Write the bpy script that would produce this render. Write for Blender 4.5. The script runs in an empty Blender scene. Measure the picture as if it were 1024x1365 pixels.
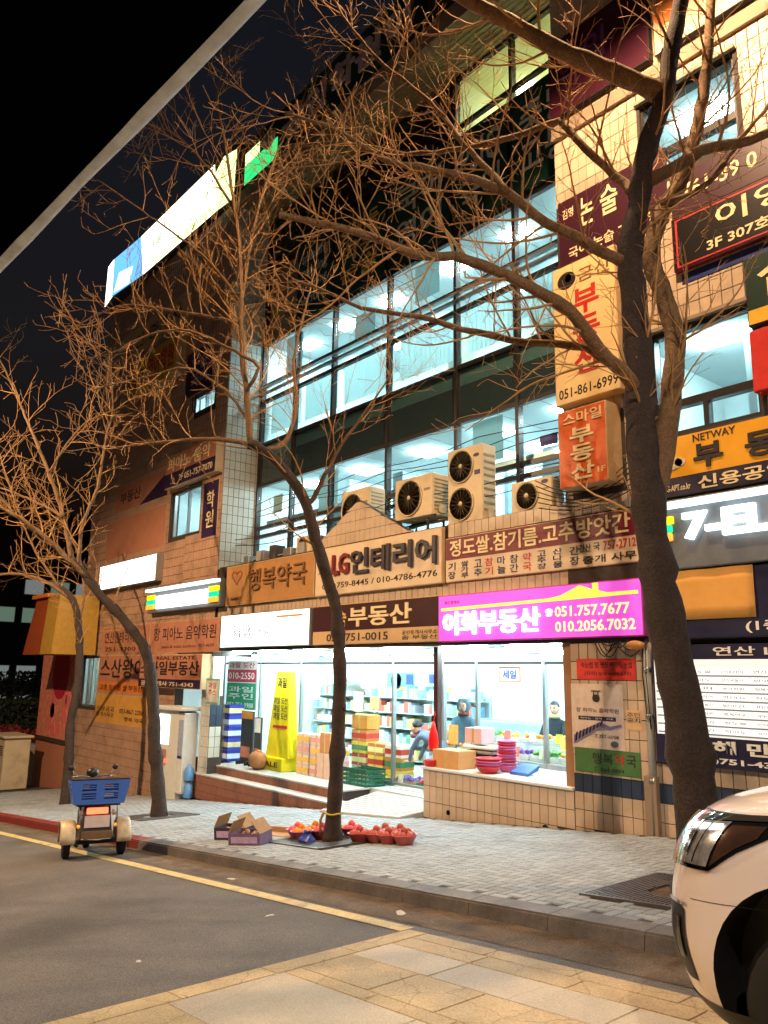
import bpy, bmesh, math, random
from mathutils import Vector, Matrix
random.seed(7)
SC = bpy.context.scene
COL = SC.collection
G = 0.087                      # the street climbs to the right: road height = G * x
def gz(x): return G * x        # road surface
def sz(x): return G * x + 0.15 # pavement surface

# ------------------------------------------------------------------ camera
cd = bpy.data.cameras.new('camera')
cam = bpy.data.objects.new('camera', cd); COL.objects.link(cam)
cd.sensor_fit = 'HORIZONTAL'; cd.sensor_width = 36.0; cd.lens = 36.0 * 1050 / 1024
cd.clip_start = 0.02; cd.clip_end = 2000
_r = Vector((0.64537, 0.76371, 0.01538)); _u = Vector((0.14464, -0.14194, 0.97925)); _f = Vector((-0.75005, 0.62976, 0.20206))
M3 = Matrix((_r, _u, -_f)).transposed()
cam.matrix_world = Matrix.Translation((0, 0, 1.85)) @ M3.to_4x4()
SC.camera = cam

# ------------------------------------------------------------------ night sky, faint moonlight, exposure
SC.world = bpy.data.worlds.new('World'); SC.world.use_nodes = True
_nt = SC.world.node_tree; _bg = _nt.nodes['Background']
_sky = _nt.nodes.new('ShaderNodeTexSky'); _sky.sky_type = 'NISHITA'; _sky.sun_disc = False
_sky.sun_elevation = math.radians(-3.5); _sky.sun_rotation = math.radians(130)
_nt.links.new(_sky.outputs[0], _bg.inputs[0]); _bg.inputs[1].default_value = 0.15
sd = bpy.data.lights.new('moonlight', 'SUN'); sd.energy = 0.012; sd.angle = math.radians(0.5); sd.color = (1, .96, .9)
so = bpy.data.objects.new('moonlight', sd); COL.objects.link(so); so.rotation_euler = (math.radians(40), 0, math.radians(30))
SC.view_settings.view_transform = 'Standard'; SC.view_settings.look = 'None'
SC.view_settings.exposure = 0.98; SC.view_settings.gamma = 1.0
SC.cycles.use_denoising = True
SC.cycles.max_bounces = 6; SC.cycles.diffuse_bounces = 3; SC.cycles.glossy_bounces = 3
SC.cycles.transmission_bounces = 4; SC.cycles.transparent_max_bounces = 12
SC.cycles.caustics_reflective = False; SC.cycles.caustics_refractive = False
SC.cycles.sample_clamp_indirect = 4.0

SODIUM = (1.0, 0.65, 0.36)

# ------------------------------------------------------------------ materials
def lin(c):
    return tuple(((v/255.0)/12.92 if v/255.0 <= 0.04045 else ((v/255.0+0.055)/1.055)**2.4) for v in c)
MATS = {}
def _nodes(name):
    m = bpy.data.materials.new(name); m.use_nodes = True
    nt = m.node_tree
    return m, nt, nt.nodes['Principled BSDF']
def paint(name, rgb, rough=0.6, var=0.18, scale=6.0, bump=0.0, bscale=60.0, metal=0.0, coat=0.0, rnd=0.0, dirt=None, spec=0.4, fine=None, crack=None):
    """procedural surface: two scales of noise over the base colour, optional grime and per-object variation"""
    if name in MATS: return MATS[name]
    m, nt, p = _nodes(name); L = nt.links
    tc = nt.nodes.new('ShaderNodeTexCoord')
    n1 = nt.nodes.new('ShaderNodeTexNoise'); n1.inputs['Scale'].default_value = scale; n1.inputs['Detail'].default_value = 6; n1.inputs['Roughness'].default_value = .65
    L.new(tc.outputs['Object'], n1.inputs['Vector'])
    mr = nt.nodes.new('ShaderNodeMapRange'); mr.inputs['From Min'].default_value = .25; mr.inputs['From Max'].default_value = .75
    mr.inputs['To Min'].default_value = 1 - var; mr.inputs['To Max'].default_value = 1 + var
    L.new(n1.outputs[0], mr.inputs[0])
    fac = mr.outputs[0]
    if rnd:
        oi = nt.nodes.new('ShaderNodeObjectInfo'); m2 = nt.nodes.new('ShaderNodeMapRange')
        m2.inputs['To Min'].default_value = 1 - rnd; m2.inputs['To Max'].default_value = 1 + rnd
        L.new(oi.outputs['Random'], m2.inputs[0])
        mm = nt.nodes.new('ShaderNodeMath'); mm.operation = 'MULTIPLY'; L.new(fac, mm.inputs[0]); L.new(m2.outputs[0], mm.inputs[1]); fac = mm.outputs[0]
    mul = nt.nodes.new('ShaderNodeVectorMath'); mul.operation = 'SCALE'; mul.inputs[0].default_value = rgb
    L.new(fac, mul.inputs['Scale']); col = mul.outputs[0]
    if dirt:
        n2 = nt.nodes.new('ShaderNodeTexNoise'); n2.inputs['Scale'].default_value = dirt[1]; n2.inputs['Detail'].default_value = 8
        L.new(tc.outputs['Object'], n2.inputs['Vector'])
        cr = nt.nodes.new('ShaderNodeMapRange'); cr.inputs['From Min'].default_value = .52; cr.inputs['From Max'].default_value = .75; cr.inputs['To Max'].default_value = dirt[2]
        L.new(n2.outputs[0], cr.inputs[0])
        mx = nt.nodes.new('ShaderNodeMix'); mx.data_type = 'RGBA'; L.new(cr.outputs[0], mx.inputs['Factor']); L.new(col, mx.inputs['A']); mx.inputs['B'].default_value = (*dirt[0], 1)
        col = mx.outputs['Result']
    if fine:      # grain: (scale, amount)
        nf = nt.nodes.new('ShaderNodeTexNoise'); nf.inputs['Scale'].default_value = fine[0]; nf.inputs['Detail'].default_value = 3
        L.new(tc.outputs['Object'], nf.inputs['Vector'])
        mf = nt.nodes.new('ShaderNodeMapRange'); mf.inputs['From Min'].default_value = .3; mf.inputs['From Max'].default_value = .7; mf.inputs['To Min'].default_value = 1-fine[1]; mf.inputs['To Max'].default_value = 1+fine[1]
        L.new(nf.outputs[0], mf.inputs[0])
        vm = nt.nodes.new('ShaderNodeVectorMath'); vm.operation = 'SCALE'; L.new(col, vm.inputs[0]); L.new(mf.outputs[0], vm.inputs['Scale']); col = vm.outputs[0]
    if crack:     # hairline cracks: (scale, width, darkness)
        nw = nt.nodes.new('ShaderNodeTexNoise'); nw.inputs['Scale'].default_value = crack[0]*1.7; L.new(tc.outputs['Object'], nw.inputs['Vector'])
        va = nt.nodes.new('ShaderNodeMixRGB'); va.inputs[0].default_value = .16; L.new(tc.outputs['Object'], va.inputs[1]); L.new(nw.outputs['Color'], va.inputs[2])
        vo = nt.nodes.new('ShaderNodeTexVoronoi'); vo.feature = 'DISTANCE_TO_EDGE'; vo.inputs['Scale'].default_value = crack[0]; L.new(va.outputs[0], vo.inputs['Vector'])
        mc = nt.nodes.new('ShaderNodeMapRange'); mc.inputs['From Max'].default_value = crack[1]; mc.inputs['To Min'].default_value = crack[2]; mc.inputs['To Max'].default_value = 1
        L.new(vo.outputs['Distance'], mc.inputs[0])
        vc = nt.nodes.new('ShaderNodeVectorMath'); vc.operation = 'SCALE'; L.new(col, vc.inputs[0]); L.new(mc.outputs[0], vc.inputs['Scale']); col = vc.outputs[0]
    L.new(col, p.inputs['Base Color'])
    p.inputs['Roughness'].default_value = rough; p.inputs['Metallic'].default_value = metal
    p.inputs['Specular IOR Level'].default_value = spec
    if coat: p.inputs['Coat Weight'].default_value = coat; p.inputs['Coat Roughness'].default_value = .04
    if bump:
        n3 = nt.nodes.new('ShaderNodeTexNoise'); n3.inputs['Scale'].default_value = bscale; n3.inputs['Detail'].default_value = 5
        L.new(tc.outputs['Object'], n3.inputs['Vector'])
        b = nt.nodes.new('ShaderNodeBump'); b.inputs['Strength'].default_value = bump; b.inputs['Distance'].default_value = .02
        L.new(n3.outputs[0], b.inputs['Height']); L.new(b.outputs[0], p.inputs['Normal'])
    MATS[name] = m; return m
def sp(name, r, g, b, **k): return paint(name, lin((r, g, b)), **k)
def glow(name, rgb, s):
    if name in MATS: return MATS[name]
    m, nt, p = _nodes(name)
    p.inputs['Base Color'].default_value = (*[min(.8, c) for c in rgb], 1); p.inputs['Roughness'].default_value = .35
    p.inputs['Emission Color'].default_value = (*rgb, 1); p.inputs['Emission Strength'].default_value = s
    MATS[name] = m; return m
def fabric(name, rgb, trans=.5):
    if name in MATS: return MATS[name]
    m, nt, p = _nodes(name); L = nt.links
    p.inputs['Base Color'].default_value = (*rgb, 1); p.inputs['Roughness'].default_value = .8
    tl = nt.nodes.new('ShaderNodeBsdfTranslucent'); tl.inputs[0].default_value = (*rgb, 1)
    mx = nt.nodes.new('ShaderNodeMixShader'); mx.inputs[0].default_value = trans
    L.new(p.outputs[0], mx.inputs[1]); L.new(tl.outputs[0], mx.inputs[2]); L.new(mx.outputs[0], nt.nodes['Material Output'].inputs[0])
    MATS[name] = m; return m
def glass(name, tint=(.93, .97, .97), refl=1.0, rough=0.01):
    if name in MATS: return MATS[name]
    m = bpy.data.materials.new(name); m.use_nodes = True; nt = m.node_tree; nt.nodes.clear(); L = nt.links
    out = nt.nodes.new('ShaderNodeOutputMaterial'); mix = nt.nodes.new('ShaderNodeMixShader')
    tr = nt.nodes.new('ShaderNodeBsdfTransparent'); tr.inputs[0].default_value = (*tint, 1)
    gl = nt.nodes.new('ShaderNodeBsdfGlossy'); gl.inputs['Roughness'].default_value = rough
    fr = nt.nodes.new('ShaderNodeLayerWeight'); fr.inputs['Blend'].default_value = .5
    pw = nt.nodes.new('ShaderNodeMath'); pw.operation = 'POWER'; pw.inputs[1].default_value = 4.0
    mm = nt.nodes.new('ShaderNodeMath'); mm.operation = 'MULTIPLY_ADD'; mm.inputs[1].default_value = .8*refl; mm.inputs[2].default_value = .04*refl
    L.new(fr.outputs['Facing'], pw.inputs[0])
    L.new(pw.outputs[0], mm.inputs[0]); L.new(mm.outputs[0], mix.inputs[0]); L.new(tr.outputs[0], mix.inputs[1]); L.new(gl.outputs[0], mix.inputs[2]); L.new(mix.outputs[0], out.inputs[0])
    MATS[name] = m; return m

# ------------------------------------------------------------------ mesh helpers
class MB:
    """collects shapes of ONE piece and links them as one mesh object"""
    def __init__(s): s.v = []; s.f = []; s.smooth = []
    def add(s, vs, fs, smooth=False):
        o = len(s.v); s.v += [tuple(v) for v in vs]; s.f += [tuple(i+o for i in f) for f in fs]; s.smooth += [smooth]*len(fs); return s
    def box(s, x0, x1, y0, y1, z0, z1):
        return s.add([(x0,y0,z0),(x1,y0,z0),(x1,y1,z0),(x0,y1,z0),(x0,y0,z1),(x1,y0,z1),(x1,y1,z1),(x0,y1,z1)],
              [(0,3,2,1),(4,5,6,7),(0,1,5,4),(1,2,6,5),(2,3,7,6),(3,0,4,7)])
    def bbox(s, x0, x1, y0, y1, z0, z1, b=.01):
        """box with chamfered edges"""
        bm = bmesh.new(); bmesh.ops.create_cube(bm, size=1)
        for v in bm.verts: v.co = ((x0+x1)/2+v.co.x*(x1-x0), (y0+y1)/2+v.co.y*(y1-y0), (z0+z1)/2+v.co.z*(z1-z0))
        bmesh.ops.bevel(bm, geom=bm.edges[:], offset=b, segments=2, affect='EDGES', profile=.5)
        bm.verts.index_update(); s.add([v.co[:] for v in bm.verts], [[v.index for v in f.verts] for f in bm.faces]); bm.free(); return s
    def hexa(s, bot, top):
        return s.add(list(bot)+list(top), [(0,3,2,1),(4,5,6,7),(0,1,5,4),(1,2,6,5),(2,3,7,6),(3,0,4,7)])
    def prism(s, poly, y0, y1):
        """polygon in x,z extruded along y"""
        n = len(poly)
        return s.add([(x,y0,z) for x,z in poly]+[(x,y1,z) for x,z in poly], [tuple(range(n)), tuple(range(2*n-1,n-1,-1))]+[(i,i+n,(i+1)%n+n,(i+1)%n) for i in range(n)])
    def tube(s, pts, rad, n=8, cap=True, smooth=True):
        pts = [Vector(p) for p in pts]; m = len(pts)
        if not hasattr(rad, '__len__'): rad = [rad]*m
        vs = []; prev = None
        for i, p in enumerate(pts):
            d = (pts[min(i+1,m-1)] - pts[max(i-1,0)]).normalized()
            if prev is None:
                a = d.cross(Vector((0,0,1)));  a = a if a.length > .05 else d.cross(Vector((1,0,0)))
            else: a = prev - d*prev.dot(d)
            a.normalize(); b = d.cross(a); prev = a
            for k in range(n):
                t = 2*math.pi*k/n; vs.append(p + (a*math.cos(t)+b*math.sin(t))*rad[i])
        fs = [(i*n+k, i*n+(k+1)%n, (i+1)*n+(k+1)%n, (i+1)*n+k) for i in range(m-1) for k in range(n)]
        if cap: fs += [tuple(range(n-1,-1,-1)), tuple(range((m-1)*n, m*n))]
        return s.add(vs, fs, smooth)
    def lathe(s, prof, n=16, c=(0,0,0), axis='z', smooth=True):
        vs = []; m = len(prof)
        for r, h in prof:
            for k in range(n):
                t = 2*math.pi*k/n; a, b = r*math.cos(t), r*math.sin(t)
                p = (a,b,h) if axis == 'z' else ((h,a,b) if axis == 'x' else (a,h,b))
                vs.append((p[0]+c[0], p[1]+c[1], p[2]+c[2]))
        fs = [(i*n+k, i*n+(k+1)%n, (i+1)*n+(k+1)%n, (i+1)*n+k) for i in range(m-1) for k in range(n)]
        if prof[0][0] > 1e-4: fs.append(tuple(range(n-1,-1,-1)))
        if prof[-1][0] > 1e-4: fs.append(tuple(range((m-1)*n, m*n)))
        return s.add(vs, fs, smooth)
    def ball(s, c, r, n=10, sq=(1,1,1)):
        prof = [(max(1e-5, math.sin(math.pi*i/(n//2))), -math.cos(math.pi*i/(n//2))) for i in range(n//2+1)]
        o = len(s.v); s.lathe(prof, n)
        for i in range(o, len(s.v)): v = s.v[i]; s.v[i] = (c[0]+v[0]*r*sq[0], c[1]+v[1]*r*sq[1], c[2]+v[2]*r*sq[2])
        return s
    def mesh(s, name, mat):
        me = bpy.data.meshes.new(name); me.from_pydata(s.v, [], s.f)
        if any(s.smooth): me.polygons.foreach_set('use_smooth', s.smooth)
        if mat: me.materials.append(mat)
        me.update(); return me
    def build(s, name, mat, parent=None, loc=(0,0,0), rot=None):
        """vertices are in the parent's space"""
        return link(name, s.mesh(name, mat), parent, loc, rot)
def link(name, me, parent=None, loc=(0,0,0), rot=None):
    o = bpy.data.objects.new(name, me); COL.objects.link(o); o.location = loc
    if rot: o.rotation_euler = rot
    if parent: o.parent = parent
    return o
def tag(o, label=None, cat=None, group=None, kind=None):
    if label: o['label'] = label
    if cat: o['category'] = cat
    if group: o['group'] = group
    if kind: o['kind'] = kind
    return o
def thing(name, label, cat, loc, rz=0, group=None):
    o = bpy.data.objects.new(name, None); COL.objects.link(o); o.location = loc; o.rotation_euler.z = rz; o.empty_display_size = .2
    return tag(o, label, cat, group)
def copy_tree(o, parent=None):
    c = o.copy(); COL.objects.link(c); c.parent = parent
    for ch in list(o.children): copy_tree(ch, c)
    return c
_textcache = {}
def text_mb(body, x0, x1, z0, z1, y=0.0, ext=0.0, bold=.0, fit=True):
    """lettering filling the rectangle x0..x1, z0..z1 on a face that looks towards -y"""
    bold = bold*.62
    key = (body, bold)
    if key not in _textcache:
        c = bpy.data.curves.new('lettering', 'FONT'); c.body = body; c.resolution_u = 2; c.offset = bold; c.align_x = 'LEFT'
        c.space_line = 1.05
        o = bpy.data.objects.new('lettering', c); me = o.to_mesh()
        _textcache[key] = ([v.co[:2] for v in me.vertices], [tuple(p.vertices) for p in me.polygons])
        o.to_mesh_clear(); bpy.data.objects.remove(o); bpy.data.curves.remove(c)
    vs, fs = _textcache[key]
    xs = [v[0] for v in vs]; ys = [v[1] for v in vs]; w = max(xs)-min(xs); h = max(ys)-min(ys)
    sx = (x1-x0)/w; szz = (z1-z0)/h
    if not fit: sx = szz = min(sx, szz)
    P = [((v[0]-min(xs))*sx+x0, (v[1]-min(ys))*szz+z0) for v in vs]
    mb = MB()
    mb.add([(a, y-ext, b) for a, b in P], [tuple(f) for f in fs])
    if ext > 0:
        from collections import Counter
        cnt = Counter(); dirn = {}
        for f in fs:
            for i in range(len(f)):
                a, b = f[i], f[(i+1) % len(f)]; k = (min(a,b), max(a,b)); cnt[k] += 1; dirn[k] = (a, b)
        for k, n in cnt.items():
            if n == 1:
                a, b = dirn[k]
                mb.add([(P[a][0],y-ext,P[a][1]),(P[b][0],y-ext,P[b][1]),(P[b][0],y,P[b][1]),(P[a][0],y,P[a][1])], [(0,3,2,1)])
    return mb
# ================================================================== SETTING
asphalt = sp('asphalt', 106, 102, 100, rough=.72, var=.28, scale=.9, bump=.9, bscale=110, dirt=((.062,.056,.052), .55, .7), fine=(70, .5))
gutter_m = sp('gutter_asphalt', 108, 94, 80, rough=.85, var=.4, scale=2.5, bump=1.0, bscale=90, dirt=((.035,.03,.026), 2.0, .75), fine=(60, .5))
brick_m = sp('paving_brick', 150, 157, 162, rough=.7, var=.16, scale=9, bump=.4, bscale=90, rnd=.17, dirt=((.13,.12,.11), 1.1, .55), fine=(80, .15))
brickbed_m = sp('paving_joint', 70, 70, 68, rough=.9)
kerb_m = sp('kerb_granite', 112, 105, 100, rough=.6, var=.25, scale=10, bump=.4, bscale=150, rnd=.10, dirt=((.045,.038,.032), 1.3, .85), fine=(90, .25))
kerbred_m = sp('kerb_red', 120, 45, 40, rough=.6, var=.2, scale=14, rnd=.08, dirt=((.05,.03,.03), 2, .5))
yellow_m = sp('road_yellow', 196, 176, 118, rough=.6, var=.22, scale=12, bump=.3, dirt=((.13,.11,.08), 4, .8), fine=(70, .25))
slabochre_m = sp('slab_ochre', 180, 160, 122, rough=.62, var=.2, scale=2.5, bump=.5, bscale=60, rnd=.08, dirt=((.26,.19,.10), 1.3, .8), fine=(60, .22), crack=(2.2, .014, .62))
slabwhite_m = sp('slab_pale', 182, 172, 154, rough=.6, var=.14, scale=2.0, bump=.45, bscale=60, rnd=.05, dirt=((.40,.33,.25), 1.1, .7), fine=(60, .15), crack=(.9, .006, .75))
def plane(name, x0, x1, y0, y1, dz, mat, **kw):
    nx = max(1, int((x1-x0)/10))
    mb = MB()
    for i in range(nx):
        a = x0+(x1-x0)*i/nx; b = x0+(x1-x0)*(i+1)/nx
        mb.add([(a,y0,G*a+dz),(b,y0,G*b+dz),(b,y1,G*b+dz),(a,y1,G*a+dz)], [(0,1,2,3)])
    return tag(mb.build(name, mat, **kw), kind=None if kw.get('parent') else 'structure')
ground_m = sp('bare_ground', 60, 58, 54, rough=.9, var=.3, scale=.6)
plane('ground', -400, 200, -300, 400, -.02, ground_m)
plane('road', -140, 60, -4.6, 6.23, 0, asphalt)
plane('gutter', -90, 30, 5.62, 6.23, .004, gutter_m)
plane('yellow_line', -90, -6.05, 5.36, 5.54, .008, yellow_m)
plane('far_pavement', -140, 60, -12, -4.6, .15, brickbed_m)

# kerb of granite stones
kerb = tag(MB().add([(-90,6.26,G*-90+.02),(30,6.26,G*30+.02),(30,6.46,G*30+.02),(-90,6.46,G*-90+.02)], [(0,1,2,3)]).build('kerb', kerb_m), kind='structure')
def kerb_mesh(mat):
    L = 1.0; a = .004
    mb = MB().hexa([(a,6.225,-.06),(L-a,6.225,G*L-.06),(L-a,6.50,G*L-.06),(a,6.50,-.06)], [(a,6.24,.145),(L-a,6.24,G*L+.145),(L-a,6.50,G*L+.158),(a,6.50,.158)])
    bm = bmesh.new(); me = mb.mesh('kerb_stone', mat); bm.from_mesh(me)
    bmesh.ops.bevel(bm, geom=[e for e in bm.edges if abs(e.verts[0].co.y-6.24)<1e-3 and abs(e.verts[1].co.y-6.24)<1e-3], offset=.02, segments=2, affect='EDGES')
    bm.to_mesh(me); bm.free(); return me
km, kmr = kerb_mesh(kerb_m), kerb_mesh(kerbred_m)
for i in range(-60, 4):
    link('kerb_stone', kmr if i < -14 else km, kerb, (i, 0, G*i))

# pavement with herringbone bricks
pave = plane('pavement', -90, 30, 6.505, 13.2, .15-.012, brickbed_m)
bw = .125
def brick_verts(w, l):
    g = .004; b = .006; h = .014
    x0, x1, y0, y1 = g, w-g, g, l-g
    vs = [(x0,y0,0),(x1,y0,0),(x1,y1,0),(x0,y1,0),(x0+b,y0+b,h),(x1-b,y0+b,h),(x1-b,y1-b,h),(x0+b,y1-b,h)]
    return vs, [(4,5,6,7),(0,1,5,4),(1,2,6,5),(2,3,7,6),(3,0,4,7)]
spots = []
nx, ny = int(34/bw), int(4.72/bw)
for j in range(-4, ny):
    for m in range(-(ny//4)-4, nx//4+ny//4+4):
        for (ox, oy, w, l) in ((j+4*m, j, 2, 1), (j+3+4*m, j, 1, 2)):
            x = -33+ox*bw; y = 6.515+oy*bw
            if -33 <= x <= -.5 and 6.51 <= y and y+l*bw <= 11.24:
                if (-5.30 < x < -3.85 and 6.95 < y < 8.6) or (-11.75 < x < -10.2 and 7.3 < y < 8.95): continue   # tree pits
                spots.append((x, y, w*bw, l*bw))
spots.sort(key=lambda s: (s[0]+4.4)**2*.6+(s[1]-6.6)**2)
near, rest = spots[:300], spots[300:]
bme = {}
for (x, y, w, l) in near:
    k = (round(w,3), round(l,3))
    if k not in bme:
        vs, fs = brick_verts(w, l); bme[k] = MB().add([(a,b,c+G*a) for a,b,c in vs], fs).mesh('brick', brick_m)
    link('brick', bme[k], pave, (x, y, G*x+.138))
mb = MB()
rng = random.Random(3)
for (x, y, w, l) in rest:
    vs, fs = brick_verts(w, l); dz = rng.uniform(-.002, .002)
    mb.add([(a+x, b+y, c+G*(a+x)+.138+dz) for a,b,c in vs], fs)
o = mb.build('brick_field', sp('paving_brick_field', 150, 157, 162, rough=.7, var=.32, scale=6, bump=.4, bscale=90, dirt=((.13,.12,.11), 1.1, .55), fine=(40, .15)), pave); o['kind'] = 'stuff'

# raised crossing paved with stamped slabs: ochre borders round pale panels
cross = plane('raised_crossing', -6.04, 3.0, -4.4, 5.46, .004, slabochre_m)
def slab(x0, x1, y0, y1, mat, z=.010):
    g = .006
    m = MB().hexa([(x0+g,y0+g,G*x0+.004),(x1-g,y0+g,G*x1+.004),(x1-g,y1-g,G*x1+.004),(x0+g,y1-g,G*x0+.004)],
                  [(x0+g+.004,y0+g+.004,G*x0+z),(x1-g-.004,y0+g+.004,G*x1+z),(x1-g-.004,y1-g-.004,G*x1+z),(x0+g+.004,y1-g-.004,G*x0+z)])
    return m.build('slab', mat, cross)
for k in range(12): slab(-6.04, -5.78, 5.46-.82*(k+1), 5.46-.82*k, slabochre_m)                # border along the road edge
for k in range(10): slab(-5.78+.88*k, -5.78+.88*(k+1), 5.26, 5.46, yellow_m if k < 0 else slabochre_m)   # border along the gutter
for k in range(9): slab(-5.78+.95*k, -5.78+.95*(k+1), 5.02, 5.26, slabochre_m)
y = 5.02
rows = [(.46, 1), (.52, 0), (.16, 2), (1.0, 1), (.62, 0), (.16, 2), (1.0, 1), (.62, 0), (.16, 2), (1.0, 1), (.6, 0), (1.0, 1)]
for r, (d, kind) in enumerate(rows):
    x = -5.78; k = 0
    while x < 2.4:
        w = {0: .78, 1: 1.55, 2: .9}[kind] * (1 + .12*math.sin(3.1*k+r))
        if kind == 1 and r > 0 and k % 3 == 2: m_ = slabochre_m; w = .75
        else: m_ = slabwhite_m if kind == 1 else slabochre_m
        if r == 0 and k == 0: w = .95
        slab(x, x+w, y-d, y, m_); x += w; k += 1
    y -= d

# scraps of paper in the gutter and on the road
for i, (x, y, w, lab) in enumerate(((-9.9,5.75,.18,'white paper scrap in the gutter left of the crossing'), (-7.6,4.9,.14,'small pale paper scrap on the road near the yellow line'), (-6.6,5.85,.2,'flattened pale wrapper in the gutter beside the crossing'), (-7.0,3.2,.07,'tiny pale scrap on the road beside the crossing edge'))):
    t = tag(bpy.data.objects.new('paper_scrap', None), lab, 'litter', 'paper scraps on the road'); COL.objects.link(t); t.location = (x, y, gz(x)+.006); t.rotation_euler = (0, -math.atan(G), .4+i)
    m = MB(); rq = random.Random(i); n = 7
    m.v = [(0,0,.012)]+[(w*.5*rq.uniform(.6,1)*math.cos(k*.9), w*.3*rq.uniform(.6,1)*math.sin(k*.9), rq.uniform(.001,.014)) for k in range(n)]; m.f = [(0,k+1,(k+1)%n+1) for k in range(n)]; m.smooth = [False]*n
    m.build('paper', sp('paper_white', 200, 196, 186, rough=.8), t)

# ================================================================== BUILDING
tile_m = sp('beige_tile', 190, 168, 144, rough=.38, var=.12, scale=3, bump=.1, bscale=30, rnd=.09, dirt=((.14,.10,.07), 1.2, .5))
tilef_m = sp('beige_tile_field', 190, 168, 144, rough=.38, var=.2, scale=2.2, bump=.1, bscale=30, dirt=((.14,.10,.07), 1.0, .5))
tilebrown_m = sp('brown_tile', 172, 138, 116, rough=.4, var=.18, scale=2.5, dirt=((.08,.05,.04), 1.0, .5))
navytile_m = sp('navy_tile', 42, 56, 78, rough=.35, var=.15, scale=4, rnd=.1)
wtile_m = sp('white_tile', 196, 196, 186, rough=.35, var=.12, scale=3, rnd=.06, dirt=((.3,.25,.2), 1.5, .5))
grout_m = sp('grout', 62, 54, 48, rough=.9, var=.2)
groutd_m = sp('grout_dark', 58, 48, 44, rough=.9, var=.2)
beam_m = sp('beige_render', 142, 122, 102, rough=.7, var=.15, scale=2, bump=.2, dirt=((.12,.09,.07), 1.2, .6))
soffit_m = sp('cream_soffit', 150, 140, 108, rough=.6, var=.08)
frame_m = sp('dark_bronze_frame', 52, 46, 44, rough=.4, var=.15, metal=.3)
alu_m = sp('aluminium', 170, 172, 172, rough=.35, var=.08, metal=.8)
steel_m = sp('stainless_steel', 150, 152, 155, rough=.28, metal=.9, var=.12)
roomw_m = sp('room_white', 226, 236, 236, rough=.7, var=.05, scale=2)
roomcream_m = sp('room_cream', 226, 222, 186, rough=.7, var=.05, scale=2)
ceil_m = sp('ceiling_white', 222, 234, 235, rough=.8, var=.04, scale=2)
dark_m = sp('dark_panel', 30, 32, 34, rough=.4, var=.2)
pane_g = glass('window_glass', (.80, .90, .91), 1.2)
shop_g = glass('shop_glass', (.93, .985, .99), .7)
black_m = sp('black_plastic', 18, 18, 20, rough=.5)
darkmetal_m = sp('dark_metal', 45, 42, 40, rough=.5, metal=.6)
cool_l = glow('cool_lamp', (.82, .97, 1.0), 46.0)
cool3_l = glow('cool_lamp_upper', (.80, .97, 1.0), 44.0)
warmw_l = glow('cream_lamp', (1.0, .95, .68), 22.0)
tube_l = glow('fluorescent_tube', (.72, .95, 1.0), 50.0)

bld = thing('commercial_building', 'tall tiled corner building covered in shop signs with glazed upper floors', 'building', (-14, 11.25, gz(-14)))
def B(mb, name, mat, parent=bld):
    """building part given in world coordinates"""
    off = bld.location
    mb.v = [(a-off.x, b-off.y, c-off.z) for a, b, c in mb.v]
    return mb.build(name, mat, parent)
def wall_holes(x0, x1, z0, z1, y0, y1, holes):
    xs = sorted({x0, x1, *[h[i] for h in holes for i in (0,1)]}); zs = sorted({z0, z1, *[h[i] for h in holes for i in (2,3)]})
    xs = [x for x in xs if x0 <= x <= x1]; zs = [z for z in zs if z0 <= z <= z1]
    mb = MB()
    for i in range(len(xs)-1):
        run = None
        for k in range(len(zs)-1):
            cx, cz = (xs[i]+xs[i+1])/2, (zs[k]+zs[k+1])/2
            solid = not any(h[0] < cx < h[1] and h[2] < cz < h[3] for h in holes)
            if solid: run = [run[0] if run else zs[k], zs[k+1]]
            if run and (not solid or k == len(zs)-2): mb.box(xs[i], xs[i+1], y0, y1, run[0], run[1]); run = None
    return mb
TW, TH = .185, .285
def tile_geo(w, h, t=.012):
    g = .005; b = .004
    return [(g,0,g),(w-g,0,g),(w-g,0,h-g),(g,0,h-g),(g+b,-t,g+b),(w-g-b,-t,g+b),(w-g-b,-t,h-g-b),(g+b,-t,h-g-b)], [(4,5,6,7),(0,1,5,4),(1,2,6,5),(2,3,7,6),(3,0,4,7)]
_tm = {}
def tiles(x0, x1, z0, z1, y, mat, parent=bld, skip=(), as_objects=0, groundclip=True, name='tile', th=TH, tw=TW):
    """tile face looking towards -y; the first as_objects tiles become pieces of their own"""
    mb = MB(); n = 0; off = parent.location
    nx = max(1, round((x1-x0)/tw)); nz = max(1, round((z1-z0)/th)); tw = round((x1-x0)/nx, 4); th = round((z1-z0)/nz, 4); r = random.Random(int(x0*100))
    vs, fs = tile_geo(tw, th)
    for k in range(nz):
        for i in range(nx):
            x, z = x0+i*tw, z1-(k+1)*th
            if groundclip and z+th < sz(x)+.02: continue
            if any(s[0] < x+tw/2 < s[1] and s[2] < z+th/2 < s[3] for s in skip): continue
            if n < as_objects:
                key = (mat.name, tw, th)
                if key not in _tm: _tm[key] = MB().add(vs, fs).mesh('tile', mat)
                link(name, _tm[key], parent, (x-off.x, y-off.y+r.uniform(-.0015,.0015), z-off.z)); n += 1
            else:
                mb.add([(a+x-off.x, b+y-off.y, c+z-off.z) for a,b,c in vs], fs)
    if mb.v: o = mb.build('tile_field', mat, parent); o['kind'] = 'stuff'
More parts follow.
